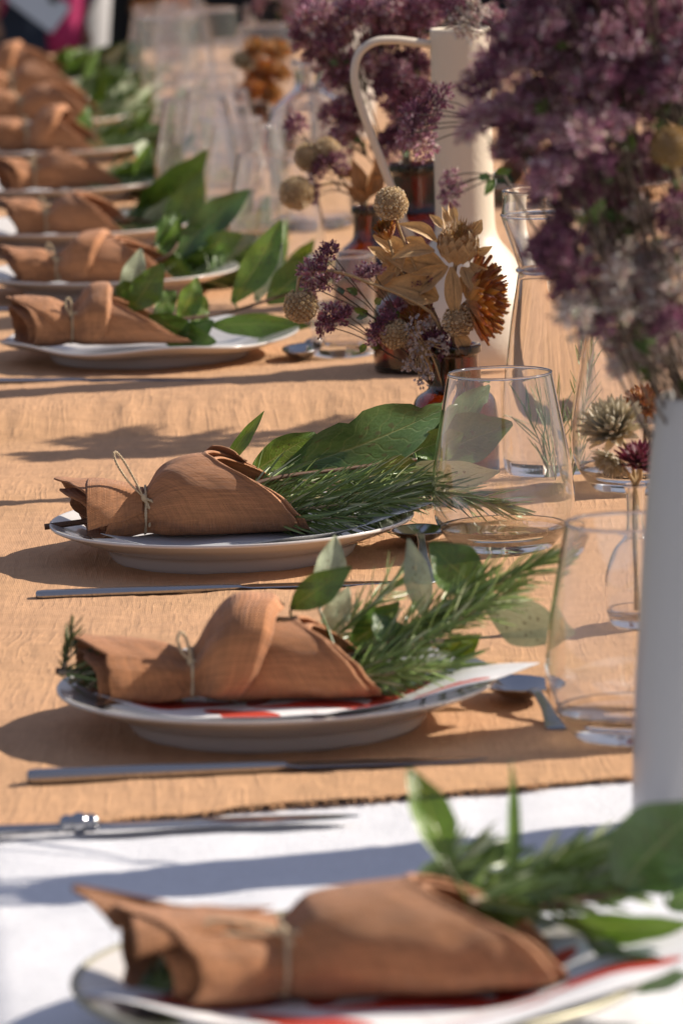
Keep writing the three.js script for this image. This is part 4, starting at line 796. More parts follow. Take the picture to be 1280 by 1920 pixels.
function flower(name, text, category, root, mid, top, dir, R, shape, mat, group, opt = {}) {
  const t = thing(name, text, category, root, group);
  add('stem', tube([root, ...mid, top], opt.r ?? 0.0013, 18, 6), opt.stem ?? M.dryStem, t);
  addAt('flower_head', shape, mat ?? M.petal, t, top, dir, R, opt.spin ?? rnd() * 6);
  return t;
}
// --- the bouquet in focus
seed(940);
{
  const c = bottleA, z = c.z, s = FOCAL / -z, P = (x, y, dz = 0) => onDepth(x, y, z + dz), m = (dx = 0, dz = 0) => V(c.x + dx, c.y + 0.062, c.z + dz), gr = 'dried flowers in the amber bottle in focus';
  flower('globe_flower', 'cream globe flower standing topmost in the bouquet in focus', 'dried flower', m(-0.006), [P(800, 560), P(752, 440, 0.004)], P(733, 382, 0.006), V(0.15, 0.4, 0.9), 33 / s, F.ball, null, gr);
  flower('strawflower', 'half-closed yellow strawflower under the topmost cream globe', 'dried flower', m(-0.008, 0.004), [P(800, 580), P(745, 500, 0.0)], P(728, 448, 0.0), V(-0.25, 0.75, 0.6), 46 / s, F.tuft, null, gr);
  flower('globe_flower', 'drooping cream globe flower hanging left from a long arched stem', 'dried flower', m(-0.01, 0.008), [P(818, 600, 0.01), P(757, 556, 0.015), P(690, 530, 0.02), P(640, 511, 0.02), P(590, 508, 0.02), P(563, 516, 0.02), P(556, 540, 0.02)], P(563, 574, 0.02), V(0.1, 1, 0.1), 33 / s, F.ball2, null, gr);
  flower('globe_flower', 'cream globe flower low on the right, just above the bottle mouth', 'dried flower', m(0.004, 0.006), [P(850, 640, 0.012)], P(859, 602, 0.016), V(0.1, 0.5, 0.85), 31 / s, F.ball, null, gr);
  flower('globe_flower', 'cream globe flower low on the left, behind the tiny grey florets', 'dried flower', m(-0.008, 0.006), [P(790, 660, 0.012)], P(740, 626, 0.016), V(-0.4, 0.6, 0.7), 29 / s, F.ball2, null, gr);
  flower('strawflower', 'large orange strawflower with rust-red tips facing right', 'dried flower', m(0.008, 0), [P(862, 640, 0.0), P(858, 585, 0.0)], P(880, 560, 0.004), V(0.9, 0.05, 0.12), 98 / s, F.sideOrange, null, gr);
  flower('strawflower', 'small orange strawflower deep inside the bouquet', 'dried flower', m(-0.004, -0.004), [P(800, 640, 0)], P(778, 600, 0.004), V(-0.5, 0.6, 0.5), 40 / s, F.orange, null, gr);
  // papery flower: a bud of bracts with an orange tuft and reflexed dry leaves
  {
    const t = thing('papery_flower', 'big papery beige flower with pointed bracts and an orange tuft', 'dried flower', m(0.0, 0.002), gr), top = P(858, 462, 0.01);
    add('stem', tube([m(0.0, 0.002), P(848, 640, 0.006), P(846, 560, 0.008), top], 0.0016, 18, 6), M.dryStem, t);
    const ax = V(0.12, 0.86, 0.5).normalize(), a = V(1, 0, 0).cross(ax).normalize(), b = ax.clone().cross(a), g = G(), R = 46 / s;
    for (let i = 0; i < 46; i++) {
      const th = i * 2.4, q = i / 46, out = a.clone().multiplyScalar(Math.cos(th)).addScaledVector(b, Math.sin(th)), base = top.clone().addScaledVector(ax, -R * 0.6 + R * 0.8 * q).addScaledVector(out, R * (0.55 + 0.22 * Math.sin(q * 3)));
      bractTri(g.pos, g.uv, g.idx, g.col, base, ax.clone().addScaledVector(out, 0.35 - 0.75 * q).normalize(), out, R * rr(0.7, 0.95), R * 0.6, [0.58, 0.4, 0.2], [0.62, 0.45, 0.26], 0.12);
    }
    add('bud', fin(g), M.petal, t);
    const h = G(); for (let i = 0; i < 150; i++) { const th = i * 2.4, q = Math.sqrt(i / 150), out = a.clone().multiplyScalar(Math.cos(th)).addScaledVector(b, Math.sin(th)); bractTri(h.pos, h.uv, h.idx, h.col, top.clone().addScaledVector(ax, R * 0.42).addScaledVector(out, R * 0.5 * q), ax.clone().addScaledVector(out, q * 0.8).add(V(rr(-0.3, 0.3), rr(-0.2, 0.2), rr(-0.3, 0.3))).normalize(), out, R * rr(0.4, 0.75), R * 0.06, [0.34, 0.15, 0.025].map((x) => x * rr(0.6, 1.3)), [0.5, 0.27, 0.06]); }
    add('tuft', fin(h), M.petal, t);
    const dry = [phys({ vertexColors: false, map: texture(128, 64, (u, v) => { const k = 1 + 0.2 * pn(u, v, 4, 14, 3) + 0.12 * pn(u, v, 30, 30, 6) - 0.25 * Math.exp(-Math.pow((v - 0.5) * 22, 2)); return [toS(0.58 * k), toS(0.37 * k), toS(0.16 * k)]; }, true), bumpMap: leafBump, bumpScale: 0.0006, roughness: 0.8, transmission: 0.3, thickness: 0 })];
    const lf = [[820, 455, 748, 418, 26, 30, 0.0, 0.01], [815, 470, 735, 482, 30, 20, 0.01, 0.02], [890, 470, 922, 462, 18, 20, 0.01, 0.02], [880, 492, 912, 505, 18, 25, 0.01, 0.03], [845, 500, 852, 600, 34, 10, 0.012, 0.022], [866, 500, 886, 548, 26, -15, 0.014, 0.03], [838, 440, 830, 386, 20, 30, 0.0, -0.01], [880, 440, 903, 412, 24, 10, 0.0, 0.0], [830, 428, 805, 402, 16, 20, 0.01, 0.01], [855, 420, 842, 378, 18, 15, -0.005, -0.01], [840, 500, 770, 555, 46, 25, 0.004, 0.0], [880, 500, 872, 560, 22, 30, 0.014, 0.02]];
    for (const [x0, y0, x1, y1, w, ang, d0, d1] of lf) add('dry_bract', leafGeo(P(x0, y0, d0), P(x1, y1, d1), w / 2 / s, ang, 0.16, 0.6), dry[0], t);
    const D = thing('dry_leaf_branch', 'branch of broad beige dry leaves in the middle of the bouquet', 'dried leaves', m(0.002, -0.006), gr);
    add('stem', tube([m(0.002, -0.006), P(820, 600, -0.006), P(750, 480, -0.004)], 0.0014, 14, 6), M.dryStem, D);
    for (const [x0, y0, x1, y1, w, ang, d0, d1] of [[835, 500, 720, 478, 56, 10, -0.004, 0.0], [822, 560, 722, 530, 62, 15, 0.0, 0.006], [850, 540, 938, 502, 54, 10, -0.01, -0.012], [770, 490, 700, 440, 40, 30, -0.01, -0.01], [760, 470, 722, 545, 40, 25, -0.004, 0.0], [735, 500, 690, 462, 30, 35, -0.004, 0.0], [740, 510, 700, 540, 28, 30, 0, 0.004], [800, 470, 760, 445, 30, 30, -0.006, -0.004], [800, 670, 806, 635, 30, 50, 0.01, 0.016], [872, 665, 850, 622, 34, 30, 0.014, 0.02]]) add('dry_leaf', leafGeo(P(x0, y0, d0), P(x1, y1, d1), w / 2 / s, ang, 0.12, 0.5), dry[0], D);
  }
  const spots = (list, dz) => list.map(([x, y, r]) => [P(x, y, dz + rr(-0.006, 0.006)), 1.35 * r / s]);
  const og = 'purple oregano stems in the bouquet in focus';
  oregano('purple oregano with a tall flower spike left of the bouquet, above the drooping globe', m(-0.01), spots([[614, 490, 22], [596, 520, 26], [580, 512, 20], [622, 530, 20], [600, 545, 18], [618, 470, 14]], 0.016), ['plum', 'mauve'], og, { fork: 0.48, leaf: 4 });
  oregano('purple oregano hanging lowest on the left, right of the drooping globe', m(-0.01, 0.004), spots([[624, 592, 22], [640, 606, 20], [616, 612, 18], [650, 590, 14]], 0.018), ['plum', 'mauve'], og, { fork: 0.5, leaf: 3 });
  oregano('bright purple oregano head on a thin upright stem above the fork', m(-0.008, 0.002), spots([[690, 520, 20], [678, 524, 14], [702, 516, 16]], 0.01), ['mauve'], og, { fork: 0.55, leaf: 2 });
  oregano('dark purple oregano at the left of the bottle mouth', m(-0.012, 0.006), spots([[712, 636, 22], [722, 612, 16], [706, 622, 15], [730, 600, 14]], 0.014), ['plum', 'mauve'], og, { fork: 0.6 });
  oregano('small purple oregano head behind the papery flower', m(0, -0.006), spots([[790, 532, 18], [812, 520, 14], [765, 600, 18], [790, 590, 20], [740, 585, 18]], -0.006), ['plum'], og);
  oregano('dark brown dried oregano filling the bottle mouth', m(0.002, 0.002), spots([[800, 620, 20], [820, 640, 20], [790, 650, 20], [830, 660, 18], [770, 640, 18], [850, 670, 16], [810, 680, 16]], 0.006), ['plum', 'greyed'], og, { fork: 0.3 });
  const st = thing('statice_sprig', 'sprig of tiny grey-white florets hanging over the bottle rim', 'dried flower', m(-0.006, 0.012), gr), main = [m(-0.006, 0.012), P(800, 650, 0.024), P(782, 640, 0.028)];
  const br = [tube(main, 0.0008, 10, 5)], fl = G();
  for (const [x, y] of [[778, 600], [790, 612], [768, 616], [782, 628], [772, 640], [788, 650], [778, 664], [768, 676], [790, 680], [780, 690], [796, 700], [786, 712], [804, 704], [764, 690], [800, 690], [812, 640], [830, 655], [826, 640], [842, 650], [800, 660], [775, 652], [792, 720], [760, 684]]) {
    const tip = P(x, y, 0.03 + rr(-0.004, 0.004)); br.push(tube([main[1], main[2].clone().lerp(tip, 0.5), tip], 0.0004, 6, 4));
    for (let i = 0; i < 9; i++) { const q = tip.clone().add(V(rr(-1, 1), rr(-1, 1), rr(-1, 1)).multiplyScalar(0.0036)), n = V(rr(-1, 1), rr(-0.4, 1), rr(0, 1)).normalize(), a = n.clone().cross(V(0.3, 0.5, 0.8)).normalize(), k = rr(0.6, 1.2); for (let j = 0; j < 5; j++) bractTri(fl.pos, fl.uv, fl.idx, fl.col, q, a.clone().applyAxisAngle(n, j * 1.2566).addScaledVector(n, 0.6).normalize(), n, 0.0019, 0.0012, [0.4 * k, 0.33 * k, 0.32 * k], [0.62 * k, 0.55 * k, 0.52 * k]); }
  }
  add('stem', merge(br), M.dryStem, st); stuff(add('florets', fin(fl), M.bract, st));
}
// --- flowers in the bud vase
{
  const c = onTable(1196, 1178), z = c.z, s = FOCAL / -z, P = (x, y, dz = 0) => onDepth(x, y, z + dz), m = V(c.x, c.y + 0.012, c.z), mouth = V(c.x, c.y + 0.088, c.z), gr = 'strawflowers in the small bud vase';
  flower('strawflower', 'blurred cream strawflower left in the bud vase', 'dried flower', m, [mouth, P(1180, 850, 0.005)], P(1150, 805, 0.015), V(-0.3, 0.75, 0.6), 74 / s, F.cream, null, gr);
  flower('strawflower', 'yellow strawflower topmost in the bud vase', 'dried flower', m.clone().add(V(0.001, 0, 0)), [mouth, P(1206, 840, -0.01)], P(1210, 760, -0.015), V(0.2, 0.85, 0.4), 52 / s, F.orange, null, gr);
  flower('strawflower', 'crimson strawflower at the mouth of the bud vase', 'dried flower', m.clone().add(V(0, 0, 0.001)), [mouth, P(1200, 895, 0.008)], P(1200, 868, 0.012), V(0.1, 0.9, 0.35), 56 / s, F.crimson, null, gr);
  flower('strawflower', 'brown strawflower seen from behind under the cream one', 'dried flower', m.clone().add(V(-0.001, 0, 0)), [mouth, P(1170, 880, 0.01)], P(1148, 860, 0.014), V(-0.5, -0.6, 0.5), 44 / s, F.cream, null, gr);
}
// --- the large blurred bouquet in the white vase
seed(960);
{
  const c = vaseC, z = c.z, s = FOCAL / -z, mouth = V(c.x, c.y + 0.214, c.z), left = curveOf([[-200, 1010], [0, 985], [90, 950], [150, 905], [240, 885], [290, 960], [340, 1010], [430, 1000], [560, 1050], [640, 1110], [720, 1215]]);
  const where = (x, y) => (x < 1060 ? 'at the left side' : x < 1180 ? 'in the middle' : 'at the right side') + (y < 60 ? ', topmost' : y < 300 ? ', high' : y < 480 ? ', midway' : ', low');
  const targets = [[965, 175], [930, 250], [1000, 110], [1010, 250], [1060, 160], [1040, 60], [1100, 90], [1120, 200], [1090, 290], [1160, 130], [1180, 250], [1230, 80], [1260, 190], [1150, 30], [1240, 20], [1065, 420], [1050, 500], [1110, 360], [1180, 360], [1250, 330], [1120, 470], [1180, 460], [1250, 450], [1110, 560], [1180, 550], [1240, 560], [1150, 630], [1220, 640], [1330, 120], [1350, 300], [1340, 450], [1050, -40], [1180, -60], [1330, 0], [1400, 200], [1390, 380]];
  const seen = {}, made = [];
  targets.forEach(([x, y], i) => {
    const low = y > 400, dark = (x < 1075 && y > 380), kinds = dark ? ['plum'] : low ? ['greyed', 'greyed', 'plum'] : rnd() < 0.4 ? ['plum', 'mauve'] : ['mauve', 'mauve', 'plum'], dz = rr(-0.07, 0.05), sp = [];
    const n = low ? 9 : 8;
    for (let k = 0; k < n; k++) { let px = x + rr(-62, 62), py = y + rr(-58, 58); px = Math.max(px, left(py) + 14); sp.push([onDepth(px, py, z + dz + rr(-0.02, 0.02)), (low ? rr(28, 46) : rr(34, 58)) / s]); }
    const root = mouth.clone().add(V(rr(-0.02, 0.02), -0.05, rr(-0.02, 0.02))), kindWords = dark ? 'dark plum oregano' : low ? 'grey-mauve oregano' : kinds.length === 2 ? 'plum and mauve oregano' : 'mauve oregano';
    let text = kindWords + ' ' + where(x, y) + ' of the large bouquet';
    const others = targets.filter(([a, b], j) => j !== i && where(a, b) === where(x, y));
    text += others.length ? (others.every(([a]) => a > x) ? ', leftmost there' : others.every(([a]) => a < x) ? ', rightmost there' : others.every(([, b]) => b > y) ? ', uppermost there' : others.every(([, b]) => b < y) ? ', lowest there' : '') : '';
    while (seen[text]) text += seen[text] === 1 ? ', farther back' : ' among the stems'; seen[text] = 1;
    made.push(oregano(text, root, sp, kinds, 'oregano stems in the tall white vase', { fork: 0.72, leaf: 3 }));
  });
  // unseen vase and bouquet added past the right edge to shade the runner
  const side = V(0.45, tableY(0.45, -4.29), -4.29), whiteVase = scene.getObjectByName('white_vase');
  copyOf(whiteVase, side, 'white vase added unseen past the right edge, with a bouquet to shade the runner behind the sharp plate');
  const bunch = thing('added_bouquet', 'oregano bouquet added unseen past the right edge to shade the runner', 'bouquet', side);
  [0, 2, 3, 4, 5, 6, 7, 9, 10, 11, 12, 13, 14, 15, 17, 20, 28, 29].forEach((k) => { const o = made[k].clone(); o.name = 'oregano_stem'; o.userData = {}; o.position.sub(c); bunch.add(o); });
  const front = 'oregano stems in the tall white vase';
  oregano('plum oregano tip hanging before the pitcher neck, leftmost of the large bouquet', mouth.clone().add(V(-0.02, -0.05, -0.01)), [[795, 235], [812, 205], [770, 250], [800, 270], [825, 185], [780, 215]].map(([x, y]) => [onDepth(x, y, z - 0.5), rr(26, 34) / 3000]), ['plum', 'mauve'], front, { via: onDepth(930, 240, z - 0.35) });
  oregano('small plum oregano tip with a round green leaf before the pitcher shoulder', mouth.clone().add(V(-0.015, -0.05, -0.01)), [[845, 330], [856, 350], [838, 352], [846, 372]].map(([x, y]) => [onDepth(x, y, z - 0.45), rr(16, 22) / 3000]), ['plum', 'mauve'], front, { via: onDepth(945, 330, z - 0.3), leaf: 3 });
  oregano('mauve oregano tip reaching over the pitcher mouth', mouth.clone().add(V(-0.01, -0.05, -0.012)), [[865, 40], [880, 58], [850, 20], [890, 20], [870, 0]].map(([x, y]) => [onDepth(x, y, z - 0.45), rr(20, 30) / 3000]), ['plum', 'greyed'], front, { via: onDepth(970, 90, z - 0.3) });
  flower('globe_flower', 'yellow globe flower in the large blurred bouquet at the right edge', 'dried flower', mouth.clone().add(V(0, -0.05, 0.01)), [onDepth(1300, 480, z)], onDepth(1258, 275, z + 0.05), V(-0.2, 0.5, 0.8), 40 / s, ballFlower(1, [[0.5, 0.32, 0.09], [0.45, 0.27, 0.06]]), null, 'globe flowers in the tall white vase');
}
// --- purple flowers behind the pitcher, and the little ones left of it
seed(980);
{
  const c = bottleD, z = c.z, s = FOCAL / -z, mouth = V(c.x, c.y + 0.12, c.z), names = ['topmost, at the upper edge', 'beside the curve of the handle', 'left of the handle, lit from the right', 'inside the handle, upper', 'inside the handle, lower', 'just above the dark bottle', 'far left, before the clear bottle', 'close to the pitcher neck, upper', 'close to the pitcher neck, lower', 'at the upper left corner', 'right of the pitcher neck', 'above the pitcher mouth'];
  [[700, 20], [650, 60], [640, 120], [740, 110], [740, 180], [750, 250], [640, 235], [770, 40], [780, 150], [610, 60], [945, 70], [830, 10]].forEach(([x, y], i) => {
    const sp = []; for (let k = 0; k < 13; k++) sp.push([onDepth(x + rr(-48, 48) * (i === 6 || i === 10 ? 0.55 : 1), y + rr(-42, 42), z + rr(-0.05, 0.03)), rr(23, 34) / s]);
    oregano('purple oregano of the bouquet behind the pitcher, ' + names[i], mouth.clone().add(V(rr(-0.015, 0.015), -0.04, rr(-0.015, 0.015))), sp, i % 3 ? ['mauve', 'plum'] : ['mauve', 'mauve', 'plum'], 'oregano stems behind the pitcher', { fork: 0.65, leaf: 2 });
  });
  const b = bottleC, zb = b.z, sb = FOCAL / -zb, P = (x, y, dz = 0) => onDepth(x, y, zb + dz), mo = V(b.x, b.y + 0.1, b.z), gr = 'dried flowers in the slim-necked amber bottle';
  flower('globe_flower', 'cream ball flower lowest left, before the clear bottle', 'dried flower', mo, [P(640, 345)], P(556, 362, 0.02), V(-0.3, 0.2, 0.9), 33 / sb, F.ball2, null, gr);
  flower('globe_flower', 'cream ball flower above the lowest one, before the clear bottle', 'dried flower', mo, [P(650, 330)], P(578, 295, 0.0), V(-0.3, 0.5, 0.8), 28 / sb, F.ball2, null, gr);
  flower('globe_flower', 'yellowish ball flower left of the pitcher handle', 'dried flower', mo, [P(660, 340)], P(612, 284, 0.0), V(0, 0.6, 0.8), 28 / sb, F.ball, null, gr);
  oregano('dark purple oregano between the cream ball flowers', mo, [[610, 310, 22], [598, 330, 22], [630, 300, 20], [596, 360, 18], [594, 372, 14], [640, 320, 18]].map(([x, y, r]) => [P(x, y, 0.01), r / sb]), ['plum'], 'dried flowers in the slim-necked amber bottle', { fork: 0.6 });
  oregano('single dark purple oregano head before the shoulder of the clear bottle', mo, [[556, 236, 24], [552, 252, 16], [566, 244, 16]].map(([x, y, r]) => [P(x, y, 0.01), r / sb]), ['plum', 'mauve'], 'dried flowers in the slim-necked amber bottle', { fork: 0.7 });
  const t = thing('dry_leaf_branch', 'brown dry leaves standing in the slim-necked amber bottle', 'dried leaves', mo);
  add('stem', tube([mo, P(686, 370), P(676, 320)], 0.0014, 10, 6), M.dryStem, t);
  const brown = std({ map: texture(64, 64, (u, v) => { const k = 1 + 0.25 * pn(u, v, 5, 9, 3); return [toS(0.33 * k), toS(0.17 * k), toS(0.07 * k)]; }, true), roughness: 0.8 });
  for (const [x0, y0, x1, y1, w] of [[690, 375, 660, 300, 34], [688, 372, 705, 300, 36], [680, 340, 630, 325, 26], [690, 350, 720, 330, 30], [684, 380, 650, 350, 24]]) add('dry_leaf', leafGeo(P(x0, y0), P(x1, y1, 0.01), w / 2 / sb, rr(0, 30), 0.15, 0.5), brown, t);
}
// --- far flowers
seed(990);
{
  let c = farBottle, z = c.z, s = FOCAL / -z, mo = V(c.x, c.y + 0.06, c.z);
  [[455, 120, 30, 'cream', 'greenish cream strawflower leftmost of the far ochre ones'], [480, 95, 34, 'ochre', 'ochre strawflower at the upper left of the far bunch'], [520, 100, 36, 'ochre', 'ochre strawflower at the upper right of the far bunch'], [490, 140, 38, 'orange', 'orange strawflower in the middle of the far bunch'], [525, 140, 28, 'ochre', 'ochre strawflower at the right of the far bunch'], [470, 175, 34, 'orange', 'orange strawflower at the lower left of the far bunch'], [505, 180, 32, 'ochre', 'ochre strawflower lowest in the far bunch']].forEach(([x, y, r, k, text]) => flower('strawflower', text, 'dried flower', mo, [onDepth(x * 0.6 + 486 * 0.4, y + 50, z)], onDepth(x, y, z + rr(-0.01, 0.03)), V(rr(-0.5, 0.5), 0.6, rr(0.3, 0.9)), r / s, F[k], null, 'far ochre strawflowers'));
  c = topBottle; z = c.z; s = FOCAL / -z; mo = V(c.x, c.y + 0.06, c.z);
  [[268, 20, 30, 'ochre', 'ochre strawflower at the top edge, left of the green leaves'], [330, 15, 34, 'orange', 'orange strawflower at the top edge, right of the green leaves'], [352, 40, 26, 'ochre', 'ochre strawflower below the orange one at the top edge'], [300, -10, 30, 'ochre', 'ochre strawflower cut by the top edge']].forEach(([x, y, r, k, text]) => flower('strawflower', text, 'dried flower', mo, [onDepth(x * 0.6 + 322 * 0.4, y + 40, z)], onDepth(x, y, z + rr(-0.01, 0.03)), V(rr(-0.5, 0.5), 0.6, rr(0.3, 0.9)), r / s, F[k], null, 'strawflowers at the top edge'));
  const P = (x, y, dz = 0) => onDepth(x, y, z + dz), t = thing('leafy_twig', 'green leafy twig between the flowers at the top edge', 'sprig', mo);
  add('stem', tube([mo, P(315, 50), P(300, 0)], 0.0015, 10, 5), M.redStem, t);
  for (const [x0, y0, x1, y1, w] of [[312, 40, 285, 0, 26], [315, 55, 350, 60, 26], [310, 60, 345, 50, 24], [318, 60, 290, 62, 22], [300, 20, 300, -30, 24]]) add('leaf', leafGeo(P(x0, y0), P(x1, y1), w / 2 / s, rr(0, 40)), M.leaf[pick([1, 4, 0])], t);
  c = farVase; z = c.z; s = FOCAL / -z; mo = V(c.x, c.y + 0.17, c.z);
  [[600, 20], [650, 30], [690, 10], [640, -20], [560, 10], [500, 10]].forEach(([x, y], i) => { const sp = []; for (let k = 0; k < 9; k++) sp.push([onDepth(x + rr(-40, 40), y + rr(-34, 34), z + rr(-0.04, 0.04)), rr(14, 22) / s]); oregano('brown dried oregano in the far beige vase, ' + ['directly above its mouth', 'right of the middle', 'rightmost', 'cut by the top edge', 'left of the mouth', 'leftmost, above the glasses'][i], mo.clone().add(V(rr(-0.01, 0.01), -0.02, rr(-0.01, 0.01))), sp, i > 3 ? ['mauve', 'greyed'] : ['plum', 'greyed'], 'oregano stems in the far beige vase', { fork: 0.6, leaf: 3 }); });
}
// --- rosemary standing and lying behind the glasses on the right
rosemary('rosemary sprig standing behind the sharp tumbler, before the carafe', onTable(1090, 900).z, [[[1068, 905, 0.0], [1082, 800, -0.01], [1094, 690, -0.02], [1102, 555, -0.03]], [[1060, 880, 0.01], [1050, 800, 0.0], [1040, 740, -0.005]]], { density: 420, len: [0.015, 0.025], r: 0.0007, tone: 1.1 });
rosemary('single rosemary tip lying behind the sharp tumbler wall', onTable(1030, 880).z, [[[1045, 880, 0.0], [1030, 820, 0.0], [1008, 755, 0.0]]], { density: 300, len: [0.016, 0.026], r: 0.0007 });

// ---------------------------------------------------------------- people and hedge behind the far end of the table
function blob(bones, lo, hi, cell, k = 100) {           // smooth union of tapered capsules [ax, ay, az, ra, bx, by, bz, rb]
  const size = Math.max(hi.x - lo.x, hi.y - lo.y, hi.z - lo.z), n = Math.ceil(size / cell) + 4, mc = new MarchingCubes(n, new THREE.MeshBasicMaterial(), false, false, 200000);
  mc.isolation = 0;
  const step = size / (n - 4), p = V(0, 0, 0);
  for (let z = 0; z < n; z++) for (let y = 0; y < n; y++) for (let x = 0; x < n; x++) {
    p.set(lo.x + (x - 2) * step, lo.y + (y - 2) * step, lo.z + (z - 2) * step);
    let s = 0;
    for (const [ax, ay, az, ra, bx, by, bz, rb] of bones) { const dx = bx - ax, dy = by - ay, dz = bz - az, qx = p.x - ax, qy = p.y - ay, qz = p.z - az, t = clamp((qx * dx + qy * dy + qz * dz) / (dx * dx + dy * dy + dz * dz || 1)), ex = qx - dx * t, ey = qy - dy * t, ez = qz - dz * t, q = Math.sqrt(ex * ex + ey * ey + ez * ez) - ra - (rb - ra) * t; if (q < 0.16) s += Math.exp(-k * q); }
    mc.field[x + y * n + z * n * n] = s > 0 ? Math.log(s) / k : -1;
  }
  mc.update();
  const c = mc.count, pos = new Float32Array(c * 3), nor = new Float32Array(c * 3), h = n / 2;
  for (let i = 0; i < c; i++) for (let a = 0; a < 3; a++) { pos[i * 3 + a] = ((mc.positionArray[i * 3 + a] + 1) * h - 2) * step + [lo.x, lo.y, lo.z][a]; nor[i * 3 + a] = mc.normalArray[i * 3 + a]; }
  const g = new THREE.BufferGeometry(); g.setAttribute('position', new THREE.BufferAttribute(pos, 3)); g.setAttribute('normal', new THREE.BufferAttribute(nor, 3)); g.setAttribute('uv', new THREE.Float32BufferAttribute(new Float32Array(c * 2), 2));
  return g;
}
const skin = std({ color: rgb(0.42, 0.24, 0.16), roughness: 0.6 });
const cloth = (r, g, b) => { const m = texture(128, 128, (u, v) => { const t = 1 + 0.14 * pn(u, v, 32, 32, 3) + 0.1 * pn(u, v, 5, 5, 7); return [toS(r * t), toS(g * t), toS(b * t)]; }, true); return std({ map: m, roughness: 0.9 }); };
const blobs = {};
function person(text, x, z, turn, o) {
  const t = thing('person', text, 'person', V(x, 0, z), 'people standing behind the table'), S = o.size ?? 1;
  const hand = o.hand ?? [0.3, 0.82, 0.06], elbow = o.elbow ?? [0.27, 1.1, -0.03], hand2 = o.hand2 ?? [-0.29, 0.84, 0.05], elbow2 = o.elbow2 ?? [-0.27, 1.1, -0.03];
  const put = (name, bones, mat, parent, pad = 0, cell = 0.026) => {
    const B = bones.map((b) => b.map((v, i) => v * S + (i === 3 || i === 7 ? pad : 0))), lo = V(9, 9, 9), hi = V(-9, -9, -9);
    for (const b of B) for (const k of [0, 4]) { lo.min(V(b[k] - b[k + 3], b[k + 1] - b[k + 3], b[k + 2] - b[k + 3])); hi.max(V(b[k] + b[k + 3], b[k + 1] + b[k + 3], b[k + 2] + b[k + 3])); }
    const key = JSON.stringify([B, cell]), m = new THREE.Mesh(blobs[key] ??= blob(B, lo.subScalar(0.03), hi.addScalar(0.03), cell), mat); m.name = name; parent.add(m); return m;
  };
  const arms = [[0.19, 1.4, 0, 0.05, ...elbow, 0.042], [...elbow, 0.042, ...hand, 0.03], [-0.19, 1.4, 0, 0.05, ...elbow2, 0.042], [...elbow2, 0.042, ...hand2, 0.03]];
  const torso = [[0, 1.36, 0, 0.12, 0, 1.1, 0, 0.125], [-0.14, 1.4, 0, 0.06, 0.14, 1.4, 0, 0.06], [0, 1.1, 0, 0.125, 0, 0.95, 0, 0.14]];
  const legs = [1, -1].flatMap((s) => [[s * 0.085, 0.93, 0, 0.1, s * 0.1, 0.5, 0.01, 0.062], [s * 0.1, 0.5, 0.01, 0.062, s * 0.11, 0.09, -0.02, 0.042]]).concat([[-0.06, 0.95, 0, 0.11, 0.06, 0.95, 0, 0.11]]);
  const fingers = [[...hand], [...hand2]].flatMap(([hx, hy, hz], q) => { const s = q ? -1 : 1, out = [[hx, hy, hz, 0.026, hx + s * 0.004, hy - 0.07, hz + 0.012, 0.022]]; for (let i = 0; i < 4; i++) { const fz = hz - 0.02 + i * 0.02; out.push([hx + s * 0.004, hy - 0.08, fz + 0.008, 0.009, hx - s * 0.002, hy - 0.125 + Math.abs(i - 1.6) * 0.008, fz + 0.014, 0.008], [hx - s * 0.002, hy - 0.125 + Math.abs(i - 1.6) * 0.008, fz + 0.014, 0.008, hx - s * 0.016, hy - 0.155 + Math.abs(i - 1.6) * 0.01, fz + 0.018, 0.007]); } out.push([hx, hy - 0.03, hz + 0.03, 0.011, hx - s * 0.012, hy - 0.085, hz + 0.052, 0.009]); return out; });
  const head = [[0, 1.47, -0.005, 0.052, 0, 1.56, 0.01, 0.055], [0, 1.66, 0.0, 0.085, 0, 1.6, 0.03, 0.068], [0, 1.64, 0.1, 0.012, 0, 1.615, 0.113, 0.013], [0.088, 1.63, 0, 0.018, 0.088, 1.6, 0, 0.014], [-0.088, 1.63, 0, 0.018, -0.088, 1.6, 0, 0.014], [-0.02, 1.572, 0.088, 0.008, 0.02, 1.572, 0.088, 0.008]];
  const feet = [1, -1].map((s) => [s * 0.11, 0.045, -0.04, 0.042, s * 0.125, 0.035, 0.14, 0.034]);
  const slim = (list, d) => list.map((b) => b.map((v, i) => v - (i === 3 || i === 7 ? d : 0)));
  const body = put('body', [...slim(torso, 0.014), ...slim(arms, 0.006), ...slim(legs, 0.014), ...head], skin, t, 0, 0.02);
  const handKey = JSON.stringify([fingers, S]);                     // hands from finer cells, joined to the body's surface
  body.geometry = blobs[handKey] ??= mergeGeometries([body.geometry, ...[0, 1].map((q) => { const f = fingers.slice(q * 10, q * 10 + 10).map((b) => b.map((v) => v * S)), lo = V(9, 9, 9), hi = V(-9, -9, -9); for (const b of f) for (const k of [0, 4]) { lo.min(V(b[k] - b[k + 3], b[k + 1] - b[k + 3], b[k + 2] - b[k + 3])); hi.max(V(b[k] + b[k + 3], b[k + 1] + b[k + 3], b[k + 2] + b[k + 3])); } return blob(f, lo.subScalar(0.012), hi.addScalar(0.012), 0.006, 250); })]);
  put('hair', [[0, 1.69, -0.02, 0.09, 0, 1.66, -0.035, 0.09], [0, 1.6, -0.06, 0.07, 0, 1.5, -0.07, 0.05]], cloth(...(o.hair ?? [0.03, 0.02, 0.015])), t);
